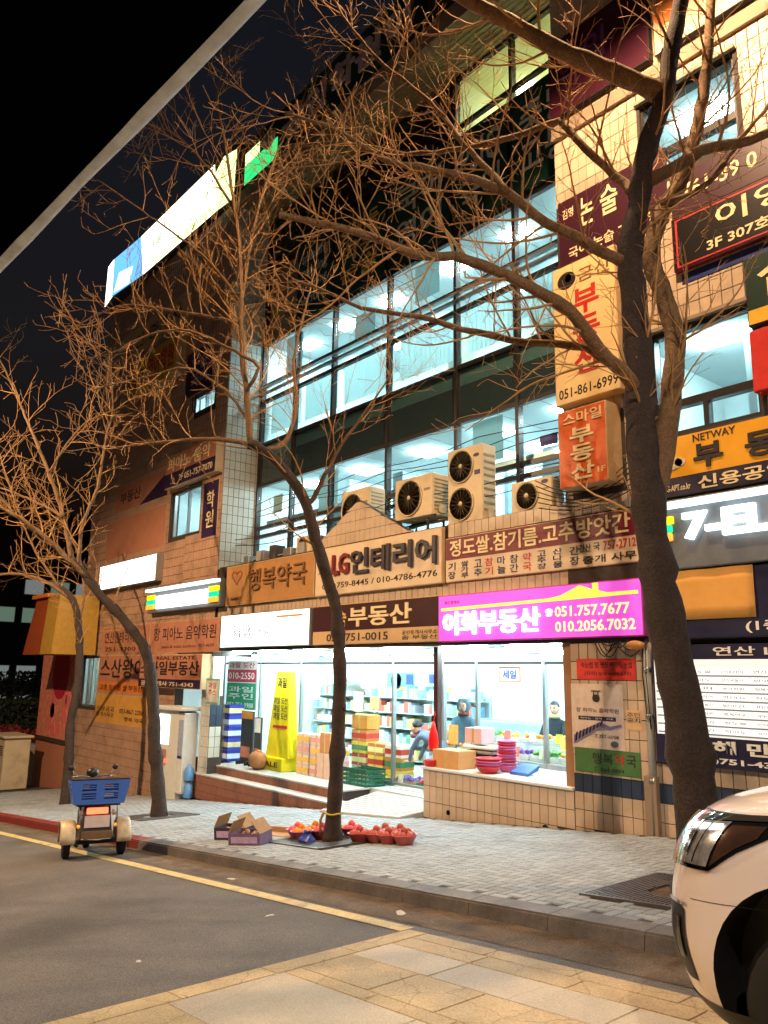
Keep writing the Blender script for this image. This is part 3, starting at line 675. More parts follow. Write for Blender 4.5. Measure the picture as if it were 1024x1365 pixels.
# left block, ground floor signs
terra_f = sp('face_terracotta', 176, 120, 96, rough=.5, var=.12, dirt=((.2,.1,.07), 1.2, .4))
orange_f = sp('face_orange', 205, 120, 55, rough=.5, var=.12)
ochre_f = sp('face_ochre', 200, 148, 72, rough=.5, var=.12, dirt=((.25,.16,.07), 1.2, .4))
purple_f = sp('face_purple', 52, 36, 70, rough=.4, var=.12)
sign('piano_sign', 'terracotta sign with dark thin letters under the left convenience store sign', -25.5, -20.75, 2.42, 3.42, terra_f, [('t','장 피아노 음악학원',.06,.96,.40,.82,dk_l,.003,.01), ('t','piano & music academy  757-4600',.2,.94,.12,.25,dk_l,.003,.0)], trim=side_b)
sign('study_sign', 'terracotta sign partly behind the leaning trunk, left of the piano sign', -29.85, -25.55, 2.42, 3.42, terra_f, [('t','연산인테리어',.08,.7,.4,.8,dk_l), ('t','751-3300',.1,.75,.1,.25,dk_l)], trim=side_b)
sign('restaurant_sign', 'terracotta sign over an orange strip above the yellow sign at far left', -29.85, -25.6, 1.05, 2.38, terra_f, [('r',0,1,0,.3,orange_f), ('t','스산왕이',.04,.96,.4,.9,dk_l,.003,.02), ('t','고추 참기름 쌀 부동산',.05,.95,.07,.22,dk_l)], trim=side_b)
sign('estate_sign_terracotta', 'thick terracotta box sign with purple foot strip behind the leaning trunk', -25.5, -21.15, 1.34, 2.36, terra_f, [('r',0,1,0,.26,purple_f), ('t','스마일부동산',.03,.97,.38,.8,dk_l,.003,.03), ('t','공인중개사 751-4343',.05,.9,.05,.2,cream_l), ('t','REAL ESTATE',.3,.9,.84,.94,dk_l)], y=10.95, depth=.36, side=side_b)
sign('banner_yellow', 'plain ochre sign with small brown writing above the brown tiled wall', -29.9, -25.35, -.02, 1.0, ochre_f, [('t','신용금고\n중개사무소',.04,.4,.2,.6,dk_l), ('t','051-867-2200',.5,.95,.4,.55,dk_l), ('t','행복 약국',.6,.95,.15,.3,dk_l)], trim=side_b)
# left block, upper signs
sign('english_sign', 'yellow projecting sign with red letters high on the left block', -28.4, -24.3, 12.0, 13.4, sp('face_yellow',196,160,50,rough=.5), [('t','영어학원',.42,.95,.2,.85,red_l,.01,.03), ('t','공인',.05,.38,.2,.7,dk_l,.01,.02)], y=10.9, depth=.36, side=side_b)
sign('purple_sign', 'tall dark purple sign beside the high yellow sign', -24.15, -22.2, 10.95, 12.6, purple_f, [('t','논술\n국어',.2,.8,.15,.85,sp('letter_lilac',150,130,170))], trim=side_b)
sign('cafe_sign', 'purple and white sign over the lit second-floor window of the left block', -24.7, -21.15, 7.85, 8.95, purple_f, [('r',0,1,.45,1,terra_f), ('t','피아노 음악',.05,.9,.5,.92,cream_l,.01,.02), ('t','2F 051-757-7070',.3,.95,.12,.32,cream_l)], y=11.0, depth=.28, side=side_b)
sign('billiard_sign', 'long faded sign with purple corner left of the lit second-floor window', -29.6, -24.9, 7.75, 8.75, terra_f, [('p',[(.5,.02),(.98,.02),(.98,.9)],purple_f), ('t','부동산',.1,.5,.3,.75,dk_l)], trim=side_b)
sign('terracotta_board', 'blank brick-coloured board under the faded long sign', -30.2, -24.95, 6.0, 7.5, terra_f, trim=side_b)
sign('narrow_purple_sign', 'narrow dark purple vertical sign right of the lit second-floor window', -22.3, -21.3, 5.9, 7.7, purple_f, [('t','학\n원',.25,.75,.15,.85,cream_l)], trim=side_b)
sign('upper_board', 'faded beige board below the rooftop light box', -30.6, -24.2, 14.0, 15.2, tan_f, [('t','공인 중개사',.1,.9,.25,.75,dk_l)], trim=side_b)
# projecting box sign far left
t = thing('projecting_sign', 'flared brown and mustard box sign hanging over the pavement at far left', 'sign', (-31.6, 10.45, 2.4))
MB().hexa([(-2.0,-.9,0),(.2,-.9,0),(.2,.7,0),(-2.0,.7,0)], [(-1.35,-.75,2.15),(.2,-.75,2.15),(.2,.7,2.15),(-1.35,.7,2.15)]).build('sign_box', sp('face_rust',150,72,38,rough=.5), t)
MB().hexa([(.21,-.92,0),(1.5,-.92,0),(1.5,.7,0),(.21,.7,0)], [(.21,-.78,2.2),(1.5,-.78,2.2),(1.5,.7,2.2),(.21,.7,2.2)]).build('sign_box', sp('face_mustard',176,140,60,rough=.5), t)
MB().box(-1.5,.4,-.9,.7,2.16,2.3).build('top_cap', orange_f, t)
# rooftop light box and the green sign next to it
lw = glow('lightbox_white', (.84,1,.98), 1.7); lb = glow('lightbox_blue', (.14,.46,.92), .8); lg_ = glow('lightbox_lime', (.72,.92,.40), 1.1); lgr = glow('lightbox_green', (.02,.66,.18), .75); lcr = glow('lightbox_cream', (.92,1,.74), 1.6)
t = thing('rooftop_light_box', 'huge glowing white blue and lime light box on the roof edge', 'light box', (-32.4, 11.5, 17.25))
def LBX(poly, m, n='lit_panel', y0=-.42, y1=-.4): MB().prism(poly, y0, y1).build(n, m, t)
MB().box(.02,11.2,-.395,0,.0,2.1).build('box_body', groutd_m, t)
LBX([(0,.15),(.75,.35),(.62,2.15),(.0,2.05)], lw)
LBX([(.77,.36),(4.0,0.08),(3.5,1.95),(.65,2.15)], lb); LBX([(1.0,.45),(2.6,.25),(2.9,.9),(1.4,1.2)], lw, y0=-.425, y1=-.421)
LBX([(4.02,.08),(10.0,.0),(9.7,1.95),(3.52,1.95)], lcr); LBX([(4.4,.10),(10.0,.02),(10.0,.32),(5.2,.4)], lg_, y0=-.425, y1=-.421)
text_mb('푸름', 4.7, 5.6, .85, 1.25, -.424, .004, .02).build('lettering', sp('letter_green',70,110,50), t)
LBX([(10.03,.0),(11.2,-.1),(11.25,1.7),(10.4,1.9),(9.73,1.5)], lg_)
t = thing('green_roof_sign', 'dark green roof sign with one glowing green end right of the light box', 'sign', (-20.9, 11.5, 17.5))
MB().bbox(0,8.6,-.2,0,0,1.6,.03).build('sign_box', sp('face_darkgreen',14,52,36,rough=.4,var=.15), t)
MB().box(.02,2.0,-.215,-.201,.05,.75).build('lit_panel', lgr, t); MB().box(.02,.9,-.215,-.201,.78,1.2).build('lit_panel', lg_, t)
text_mb('공인학원이', 2.3, 8.2, .35, 1.3, -.2, .05, .04).build('lettering', sp('letter_pinkgrey',190,170,176,rough=.5), t)
MB().lathe([(.35,0),(.35,.02)], 20, (1.5,-.222,.95), axis='y').build('emblem', sp('emblem_grey',150,165,150), t)
# green window banners on the curtain wall
dg_f = sp('banner_green', 26, 64, 54, rough=.45, var=.15)
words = [('speaking\nreading\nlistening\nwriting',(190,198,190)), ('중개1등\n학원\n논술',(226,186,90)), ('국어\n영어',(206,212,204)), ('PSIG\n국어',(206,212,204)), ('중등\n고등',(222,224,214))]
for i, (a, b) in enumerate(zip(CWX[1:-1], CWX[2:])):
    s_, c_ = words[i]
    sign('window_banner', ['dark green banner with grey English words over the glazing','dark green banner with gold Korean letters over the glazing','dark green banner with two pale letter rows left of the capitals','dark green banner with pale capitals over the glazing','dark green banner with pale letters beside the tiled pillar'][i],
         a+.05, b-.05, 12.38, 14.9, dg_f, [('t',s_,.14,.86,.12,.88,sp('banner_letter_%d' % i,*c_,rough=.5),.003,.02)], y=12.36, depth=.08, trim=dark_m, cat='banner', group='green banners on the glazing')
# pillar and right block signs
sign('estate_sign_vertical', 'tall beige vertical sign with red letters and phone number on the pillar', -8.36, -7.02, 6.60, 9.26, sp('face_cream',226,196,140,rough=.45,var=.06), [
    ('t','금산',.42,.94,.83,.93,sp('letter_bronze',120,84,50),.003,.02), ('t','부\n동\n산',.32,.74,.17,.80,red_l,.004,.04), ('t','051-861-6999',.06,.97,.04,.11,dk_l,.003,.015),
    ('p',circ(.24,.885,.15,.062),dk_l), ('p',circ(.27,.895,.05,.03),sp('face_cream',226,196,140))], y=11.02, depth=.24, side=side_b)
sign('estate_sign_orange', 'orange projecting box sign with white letters under the tall beige sign', -8.18, -7.2, 5.02, 6.40, sp('face_vermilion',206,92,36,rough=.45,var=.1), [
    ('t','스마일',.12,.92,.80,.95,cream_l,.01,.02), ('t','부\n동\n산',.26,.74,.07,.76,cream_l,.012,.04), ('t','1F',.80,.95,.12,.19,cream_l)], y=10.82, depth=.44, side=side_b)
sign('tutoring_sign', 'dark maroon sign just above the tall beige sign on the pillar', -8.36, -6.1, 9.32, 10.76, sp('face_plum',58,24,38,rough=.4,var=.12), [('t','김영',.05,.16,.72,.86,cream_l), ('t','논',.22,.36,.5,.9,cream_l), ('t','술',.42,.58,.5,.9,cream_l), ('t','국어 논술 761-39 0',.1,.97,.12,.28,cream_l)], trim=groutd_m)
sign('music_sign', 'black sign with red border and brushed cream letters on the third floor', -6.02, -2.6, 8.34, 9.28, sp('face_black',22,18,20,rough=.35), [
    ('r',.02,.98,.05,.95,red_l), ('r',.03,.97,.08,.92,sp('face_black',22,18,20,rough=.35)), ('t','이영주',.22,.75,.48,.88,cream_l,.003,.02), ('t','3F 307호',.17,.46,.15,.35,cream_l,.003,.03)], y=11.15, depth=.105, trim=maroon_f)
MBs = sign('blue_strip_sign', 'narrow blue strip directly under the black third-floor sign', -5.95, -2.6, 8.12, 8.32, sp('face_blue',36,50,105,rough=.4), trim=navy_f)
sign('phone_number_sign', 'maroon strip sign with pale phone number above the black sign', -6.05, -2.6, 9.34, 10.12, sp('face_plum3',54,20,34,rough=.4), [('t','761-39 0',.06,.42,.35,.7,cream_l)], trim=groutd_m)
sign('restaurant_sign', 'dark green vertical sign with gold outline and yellow foot at right edge', -4.88, -3.6, 6.98, 8.08, sp('face_forest',20,46,38,rough=.4), [('r',0,1,0,.22,sp('face_yellow2',216,166,40)), ('t','合',.15,.75,.35,.92,cream_l,.004,.03)], y=11.1, depth=.155, trim=navy_f)
sign('red_vertical_sign', 'red sign with white letters below the dark green one at right edge', -4.84, -3.7, 5.92, 6.86, sp('face_red',196,50,46,rough=.4), [('t','어\n술',.3,.6,.1,.5,white_l), ('t','•',.35,.5,.7,.8,white_l)], y=11.0, depth=.255, trim=red_l)
sign('estate_sign_yellow', 'orange-yellow sign with black letters above the right convenience store sign', -6.6, -2.4, 4.62, 5.60, sp('face_amber',222,158,34,rough=.4,var=.06), [
    ('r',0,1,0,.32,sp('face_ink',40,36,58,rough=.4)), ('t','NETWAY',.17,.33,.83,.95,dk_l,.003,.02), ('t','부',.17,.28,.40,.78,dk_l,.02,.05), ('t','동',.36,.47,.40,.78,dk_l,.02,.05), ('t','산',.55,.66,.40,.78,dk_l,.02,.05),
    ('t','신용공인중개사',.18,.75,.06,.27,cream_l,.01,.03), ('t','www.LG-APT.co.kr',.0,.15,.1,.2,cream_l), ('p',circ(.08,.55,.045,.10),beige_f), ('p',circ(.115,.56,.022,.07),beige_f), ('p',[(.06,.75),(.10,.77),(.10,.81),(.06,.79)],red_l)], y=11.15, depth=.105, trim=dark_m)
sign('supermarket_sign', 'dark navy sign with white writing partly covered by a plain yellow sheet', -6.5, -2.4, 2.44, 3.46, navy_f, [('t','(1층 슈퍼마켓)',.30,.75,.06,.24,white_l,.006,.03)], y=11.12, depth=.13, trim=navy_f)
t = thing('yellow_sheet', 'plain yellow-orange sheet hung over the navy sign', 'sheet', (-6.46, 11.11, 2.72))
m = MB(); n = 10
for i in range(n+1):
    for k in range(5): m.v.append((1.36*i/n, -.012-.006*math.sin(i*1.3+k), .74*k/4))
m.f = [(k+5*i, k+5*(i+1), k+1+5*(i+1), k+1+5*i) for i in range(n) for k in range(4)]; m.smooth = [True]*len(m.f)
q = m.build('cloth', sp('yellow_cloth', 214, 156, 76, rough=.7, var=.06), t); q.modifiers.new('thickness', 'SOLIDIFY').thickness = .004
t = thing('directory_board', 'white lit price and shop directory board in a navy frame beside the tree', 'board', (-6.8, 11.262, .62))
MB().bbox(0,4.4,-.10,0,0,1.74,.015).build('frame', navy_f, t)
MB().box(.04,4.36,-.104,-.101,.42,1.52).build('lit_panel', glow('board_glow',(.80,.95,1),.24), t)
text_mb('연산 LG APT 상가', 1.0, 3.6, 1.57, 1.70, -.101, .01, .02).build('lettering', white_l, t)
text_mb('동해 만물', .55, 2.1, .20, .38, -.101, .02, .05).build('lettering', white_l, t); text_mb('051)751-4343~4', .50, 2.3, .04, .14, -.101, .01, .04).build('lettering', white_l, t)
cell_m = sp('card_white', 226, 232, 234, rough=.5)
bar_m = sp('board_bar', 120, 128, 138, rough=.5)
for r_ in range(8):
    z = .46+r_*.118
    MB().box(.06,4.34,-.108,-.1045,z-.012,z+.006).build('shelf_bar', bar_m, t)
    for c_ in range(9):
        x = .12+c_*.47
        MB().box(x,x+.43,-.110,-.1085,z+.012,z+.092).build('name_card', glow('card_glow',(.9,1,1),.36), t)
        text_mb(['상가부동산','행복약국','인테리어','방앗간','슈퍼','연산LG','피아노','영어학원','정도쌀'][(c_*3+r_*2) % 9], x+.04, x+.36, z+.035, z+.075, -.1105, .001, .0).build('lettering', blue_l, t)
sign('high_maroon_sign', 'deep maroon sign near the top of the pillar', -8.38, -6.2, 12.5, 14.2, sp('face_plum2',66,22,40,rough=.4,var=.12), [('t','학원',.1,.6,.3,.8,sp('letter_violet2',110,60,110))], y=11.12, depth=.13, trim=groutd_m)
sign('high_pale_sign', 'large pale sign with purple letter at the top right corner', -6.1, -2.0, 12.45, 14.3, beige_f, [('t','ㄹ',.33,.40,.1,.4,purple_f,.01,.04), ('p',circ(.08,.45,.08,.18),orange_f), ('t','술',.55,.9,.2,.7,purple_f)], y=11.1, depth=.155, trim=dark_m)
# posters on the pillar
def poster(name, label, x0, x1, z0, z1, face, items, y=11.248): return sign(name, label, x0, x1, z0, z1, face, items, y=y, depth=.008, trim=face, cat='poster', bevel=.001)
poster('red_banner', 'small red banner with dark letters at the top of the tiled pillar', -8.27, -7.14, 1.82, 2.16, sp('poster_red',206,52,44,rough=.6), [('t','속눈썹 펌 연장 페더링눈썹',.08,.94,.56,.86,dk_l,.002,.01), ('t','(지하) 010 6686.6771',.14,.92,.16,.40,dk_l,.002,.01)])
poster('piano_poster', 'white piano school poster with keyboard drawing on the tiled pillar', -8.40, -7.40, .71, 1.75, sp('poster_white',214,196,184,rough=.6), [
    ('t','장 피아노 음악학원',.1,.92,.56,.63,dk_l,.002,.005), ('r',.14,.86,.44,.50,sp('poster_navy',44,42,80)), ('t','피아노 · 음악 · 기초',.18,.82,.455,.485,white_l,.001,0), ('t','T.757-6008',.45,.9,.18,.23,dk_l,.001,.0),
    ('p',circ(.5,.78,.07,.06),dk_l), ('p',[(.41,.885),(.59,.885),(.59,.90),(.41,.90)],dk_l), ('p',[(.44,.82),(.46,.88),(.47,.88),(.46,.82)],dk_l), ('p',[(.56,.82),(.54,.88),(.53,.88),(.54,.82)],dk_l),
    ('p',[(.03,.06),(.04,.20),(.55,.42),(.75,.36),(.95,.40),(.97,.37),(.75,.31),(.6,.33)],sp('poster_lilac',120,112,150)), ('p',circ(.82,.1,.07,.045),sp('poster_grey',90,90,96))]
    + [('p',[(.06+.07*k,.10+.036*k),(.09+.07*k,.24+.026*k),(.12+.07*k,.25+.026*k),(.10+.07*k,.12+.036*k)],dk_l) for k in range(8)], y=11.246)
poster('pharmacy_banner', 'green pharmacy banner low on the tiled pillar above the navy band', -8.36, -7.13, .34, .72, sp('poster_green',70,112,62,rough=.6), [('t','행복',.28,.60,.40,.85,dk_l,.003,.0), ('t','약',.63,.77,.40,.85,red_l,.003,.02), ('t','국',.80,.94,.40,.85,dk_l,.003,.02), ('t','T. 864-8884',.3,.76,.1,.26,dk_l,.001,.01)], y=11.244)
poster('small_notice', 'small beige notice right of the piano poster', -7.36, -7.08, 1.05, 1.36, tan_f, [('t','주인\n공지',.1,.9,.35,.9,dk_l,.001,.0)])
sign('entrance_poster', 'red white and green poster panel on the left glass of the fruit shop', -23.1, -21.3, .72, 2.2, white_l, [('r',0,1,.56,.82,sp('poster_crimson',180,40,62)), ('r',0,1,0,.54,sp('poster_teal',20,140,96)), ('t','과일 도산',.06,.94,.85,.97,sp('poster_crimson',180,40,62)), ('t','010-2550',.06,.94,.62,.76,white_l), ('t','과일\n주인',.08,.92,.2,.48,white_l), ('t','051-751-9988',.06,.94,.04,.14,white_l)], y=12.9, depth=.04, cat='poster')
# pier with pink flower graphic at the far left end
t = thing('end_pier', 'pier at the far left end wrapped in a pink and red flower graphic', 'pier', (-34.0, 11.3, sz(-34)))
MB().box(-2.6,1.85,.02,1.6,-.3,6.0).build('pier_core', terra_f, t)
MB().box(-2.5,1.8,-.03,.015,1.9,5.6).build('graphic_panel', sp('graphic_pink', 206, 128, 108, rough=.5, var=.45, scale=5), t)
MB().prism([(a*1.0,4.55+b*1.1) for a,b in circ(0,0,1,1)], -.045, -.031).build('flower', sp('graphic_red',176,40,58,rough=.5,var=.2), t)
for k in range(9):
    a, b = random.Random(k).uniform(-1.2,1.2), random.Random(k+50).uniform(2.2,3.5)
    MB().prism(circ(a,b,.28,.3,10), -.045, -.031).build('petal', sp('graphic_rose',214,110,110,rough=.5,var=.2), t)
MB().box(-2.7,1.9,-.06,.015,1.75,1.88).build('base_moulding', groutd_m, t)
# ================================================================== OUTDOOR UNITS ON THE CANOPY
acw = sp('unit_casing', 206, 186, 150, rough=.5, var=.1, scale=4, dirt=((.3,.22,.14), 2, .5))
acg = sp('unit_grille', 140, 122, 98, rough=.5, var=.2)
acd = sp('unit_dark', 74, 66, 56, rough=.6)
def outdoor_unit(label, x, y, z, w, h, d, fans, stand=0.0, rz=0, badge=True):
    t = thing('outdoor_unit', label, 'air conditioner', (x, y, z), rz, 'outdoor units on the canopy')
    MB().bbox(0, w, 0, d, stand, stand+h, .02).build('casing', acw, t)
    r = min(w*.36, h/fans*.42); fx = w*.40
    for k in range(fans):
        fz = stand+h*(k+.5)/fans
        MB().lathe([(r*1.06,-.0),(r*1.06,-.03),(r,-.03),(r,-.004)], 28, (fx,-.001,fz), axis='y').build('fan_ring', acw, t)
        f = MB()
        f.lathe([(r*.98,-.006),(r*.98,-.004)], 28, (fx,0,fz), axis='y'); g_ = f.build('fan_well', acd, t)
        b = MB()
        for j in range(3):
            a = j*2.094+.4+k
            pts = [(fx+r*.18*math.cos(a), fz+r*.18*math.sin(a)), (fx+r*.9*math.cos(a-.32), fz+r*.9*math.sin(a-.32)), (fx+r*.93*math.cos(a+.1), fz+r*.93*math.sin(a+.1)), (fx+r*.85*math.cos(a+.5), fz+r*.85*math.sin(a+.5))]
            b.prism(pts, -.012, -.008)
        b.build('fan_blade', acg, t)
        gr = MB()
        for q in range(5): gr.lathe([(r*(.2+.18*q),-.03),(r*(.2+.18*q),-.026),(r*(.2+.18*q)+.006,-.026),(r*(.2+.18*q)+.006,-.03)], 24, (fx,0,fz), axis='y')
        for q in range(16):
            a = q*math.pi/8; gr.tube([(fx+r*.18*math.cos(a),-.03,fz+r*.18*math.sin(a)), (fx+r*math.cos(a),-.03,fz+r*math.sin(a))], .004, 4)
        gr.build('fan_grille', acg, t)
        MB().lathe([(.05,-.04),(.055,-.03)], 14, (fx,0,fz), axis='y').build('fan_hub', acw, t)
    if badge:
        MB().prism([(w*.84+.085*math.cos(i*.4), stand+h*.86+.04*math.sin(i*.4)) for i in range(15)], -.006, -.001).build('badge', blue_l, t)
    MB().box(w*.78, w*.94, -.004, -.001, stand+h*.60, stand+h*.66).build('rating_label', blue_l if fans > 1 else acg, t)
    m = MB()
    for i in range(9): m.box(w+.001, w+.012, d*.12, d*.88, stand+h*(.12+.09*i), stand+h*(.15+.09*i))
    m.build('side_louvre', acg, t)
    MB().box(w+.001, w+.05, d*.3, d*.7, stand+.06, stand+.24).build('valve_cover', acw, t)
    for xx in (.12*w, .84*w):
        if stand > .1:
            for yy in (.02, d-.05): MB().box(xx, xx+.04, yy, yy+.04, 0, stand-.001).build('stand_leg', darkmetal_m, t)
        else: MB().box(xx, xx+.08, -.03, d+.03, 0, stand-.001).build('foot', acd, t)
    if stand > .1:
        m = MB(); m.box(-.1, w+.1, -.02, .02, stand-.06, stand-.002); m.box(-.1, w+.1, d-.02, d+.02, stand-.06, stand-.002); m.box(-.1,w+.1,-.02,.02,.0,.04); m.build('stand_rail', darkmetal_m, t)
    return t
outdoor_unit('leftmost single-fan outdoor unit half hidden by the tiled gable', -15.5, 11.62, 4.89, 1.1, 1.0, .5, 1, .42, badge=False)
outdoor_unit('single-fan outdoor unit raised on a dark metal stand', -13.45, 11.62, 4.89, 1.25, .95, .55, 1, .40, badge=False)
outdoor_unit('tall double-fan outdoor unit, the largest on the canopy', -11.72, 11.62, 4.89, 1.0, 1.62, .42, 2, .08)
outdoor_unit('low single-fan outdoor unit with blue badge beside the pillar', -9.95, 11.62, 4.89, .98, .62, .38, 1, .06)
outdoor_unit('small outdoor unit lying behind the tan pharmacy sign', -17.6, 11.7, 4.89, .8, .5, .34, 1, .05, badge=False)
# loose pipes and cables along the facade
cab_m = sp('cable_black', 28, 26, 26, rough=.6); pipe_m = sp('pipe_grey', 150, 148, 144, rough=.45, var=.1)
t = thing('drainpipe', 'grey steel drainpipe running down the right edge of the pillar', 'pipe', (-6.9, 11.2, sz(-6.9)))
zb = sz(-6.9)
MB().tube([(0,0,0),(0,0,2.75)], .055, 12).build('pipe', pipe_m, t)
for z in (.75, 1.7, 2.4): MB().tube([(0,0,z),(0,0,z+.07)], .066, 12).build('bracket', steel_m, t)
MB().box(-.13,.07,-.05,.05,0,.85).build('pipe_casing', beam_m, t)
t = thing('meter_cables', 'tangle of cables and round meter under the pink sign', 'cables', (-7.1, 11.18, 2.1))
r5 = random.Random(11)
for k in range(7):
    a = r5.uniform(-.7,.1); b = a+r5.uniform(.25,.8); d = r5.uniform(.05,.25)
    MB().tube([(a+(b-a)*i/6, -.02-.01*k, .33-d*math.sin(math.pi*i/6)+r5.uniform(-.01,.01)) for i in range(7)], .009, 5).build('cable', cab_m, t)
for k in range(4): MB().tube([(.16+.03*k,-.03,.3-.0*k),(.14+.03*k,-.03,-.2),(.18+.03*k,-.03,-.8-.1*k)], .01, 5).build('cable', pipe_m if k % 2 else cab_m, t)
MB().ball((.05,-.06,.26), .14, 14, (1.2,.6,.55)).build('lamp_cover', sp('dusty_amber',190,130,70,rough=.4), t)
t = thing('facade_cables', 'black cables drooping from the pillar behind the maroon sign', 'cables', (-7.3, 11.15, 4.6))
for k in range(6):
    MB().tube([(-1.6+.36*i, -.02*k, .25+.10*k-.22*math.sin(math.pi*i/6)*(1+.2*k) + .02*i) for i in range(7)], .010, 5).build('cable', cab_m, t)
t = thing('overhead_cables', 'thin black cables strung along the front above the outdoor units', 'cables', (-14, 11.7, 5.6))
for k in range(5):
    z0 = [.0,.25,1.1,1.25,1.45][k]
    MB().tube([(-6.9+i*1.05, -.02*k+(.7 if k > 1 else 0), z0-.16*math.sin(math.pi*((i*1.0+k*.7) % 4)/4)) for i in range(13)], .011, 5).build('cable', cab_m, t)
t = thing('canopy_pipework', 'clutter of pipes and insulated hoses along the canopy edge', 'pipes', (-19, 11.55, 4.9))
for k in range(5):
    MB().tube([(x, .15+.1*k+.03*math.sin(x+k), .12+.05*k+.05*math.sin(x*1.7+k)) for x in [(-1.6+i*.62) for i in range(10 if k < 3 else 16)]], .03 if k % 2 else .018, 6).build('hose', [pipe_m, cab_m, alu_m][k % 3], t)
for k in range(6): MB().bbox(-1.2+.7*k, -.9+.7*k+.1*(k%2), .05, .4, .02, .28+.08*(k%3), .02).build('junction_box', [alu_m, pipe_m, acd][k % 3], t)

# ================================================================== GOODS AND PEOPLE IN THE SHOP
FL = -.765
def carton(name, label, x, y, z, w, d, h, col, rz=0, band=None, group=None, cat='box'):
    t = thing(name, label, cat, (x, y, z), rz, group)
    MB().bbox(-w/2, w/2, -d/2, d/2, 0, h, .008).build('carton', sp('carton_%d_%d_%d' % col, *col, rough=.7, var=.1), t)
    MB().box(-.03, .03, -d/2-.002, d/2+.002, h*.0+.01, h+.002).build('tape', sp('tape_tan', 190, 160, 110, rough=.4), t)
    if band: MB().box(-w/2-.002, w/2+.002, -d/2-.003, d/2+.003, h*.25, h*.7).build('printed_band', sp('band_%d_%d_%d' % band, *band, rough=.5), t)
    return t
rg = random.Random(21)
# stacks of fruit cartons by the glass
k = 0
for c in range(3):
    for l in range(4 if c < 2 else 3):
        cols = [(214,190,178),(222,200,186),(206,178,166)][(c+l) % 3]
        carton('fruit_carton', ['bottom','second','third','top'][l]+' pale fruit carton in the '+['left','middle','right'][c]+' stack behind the yellow stand', -18.0+c*.62, 12.62, FL+l*.262, .55, .40, .255, cols, band=[(220,170,70),(214,150,140),(225,180,90)][(c+l*2) % 3], group='pale fruit cartons by the glass'); k += 1
for c in range(3):
    for l in range(3 if c else 4):
        col = [(224,214,190),(196,70,50),(226,190,70),(198,120,60)][(c+l) % 4]
        carton('fruit_carton', ['bottom','second','third','top'][l]+' printed carton in the '+['left','middle','right'][c]+' stack just inside the door glass', -16.75+c*.68, 13.55, FL+l*.30, .6, .45, .29, col, band=[(180,50,45),(240,220,150),(60,120,80)][(c*2+l) % 3], group='printed cartons inside the door')
carton('orange_carton', 'tall orange carton on the printed cartons behind the slim tree', -16.75, 13.55, FL+1.205, .62, .45, .36, (214,140,60))
carton('brown_carton', 'plain brown carton right beside the slim trunk', -16.95, 12.55, FL+.62, .42, .36, .5, (190,130,84))
carton('brown_carton', 'pale brown carton standing on the landing under another carton beside the slim trunk', -16.95, 12.55, FL, .55, .4, .61, (206,176,160))
for i, (x, col) in enumerate(((-14.9,(60,120,84)),(-14.25,(70,130,90)),(-13.6,(58,112,90)))):
    carton('green_carton', ['left','middle','right'][i]+' green carton with yellow print inside the doorway', x, 14.4, FL, .58, .45, .5, col, band=(214,200,70), group='green cartons in the doorway')
# green plastic crate
t = thing('plastic_crate', 'dark green slatted plastic crate standing before the shop door', 'crate', (-15.55, 12.55, FL))
cg = sp('crate_green', 26, 82, 62, rough=.45)
for z in (.0, .1, .2, .3): 
    m = MB(); m.box(-.45,.45,-.3,-.27,z,z+.06); m.box(-.45,.45,.27,.3,z,z+.06); m.box(-.45,-.42,-.269,.269,z,z+.06); m.box(.42,.45,-.269,.269,z,z+.06); m.build('crate_slat', cg, t)
m = MB()
for i in range(7):
    x = -.45+i*.145; m.box(x,x+.03,-.304,-.3005,0,.37); m.box(x,x+.03,.3005,.304,0,.37)
m.build('crate_rib', cg, t); MB().box(-.42,.42,-.27,.27,.0,.03).build('crate_floor', cg, t); MB().box(-.46,.46,-.31,-.268,.365,.40).build('crate_rim', cg, t); MB().box(-.46,.46,.268,.31,.365,.40).build('crate_rim', cg, t)
# yellow obelisk stand, boards and blue boxes on the landing
t = thing('yellow_stand', 'tall tapering yellow advertising stand with black letter rows on the landing', 'advertising stand', (-19.05, 12.45, FL))
t.scale = (1.35,1,1); yw = sp('stand_yellow', 224, 208, 20, rough=.5, var=.06); yg = glass('stand_film', (.95,.93,.55), 1.0, .15)
MB().hexa([(-.42,-.16,.35),(.42,-.16,.35),(.42,.16,.35),(-.42,.16,.35)], [(-.17,-.10,2.65),(.30,-.10,2.65),(.30,.10,2.65),(-.17,.10,2.65)]).build('stand_body', yw, t)
MB().bbox(-.55,.35,-.3,.25,0,.35,.02).build('stand_base', yw, t)
text_mb('과일', -.12, .22, 2.2, 2.5, -.118, .004, .03).build('lettering', dk_l, t); text_mb('과일 도산\n과일 도산\n과일 도산', -.22, .3, 1.35, 1.95, -.135, .004, .01).build('lettering', dk_l, t); text_mb('SALE', -.4, .2, .1, .24, -.302, .004, .03).build('lettering', dk_l, t)
MB().box(-.2,.32,-.15,-.14,1.12,1.2).build('red_strip', red_l, t)
t = thing('brown_sack', 'round brown sack at the foot of the yellow stand', 'sack', (-19.55, 12.0, FL+.0))
MB().ball((0,0,.25), .28, 16, (1.05,.9,.9)).ball((.04,0,.47), .10, 10, (1,.8,.6)).build('sack_body', sp('sack_brown',164,110,66,rough=.8,var=.2,bump=.4), t)
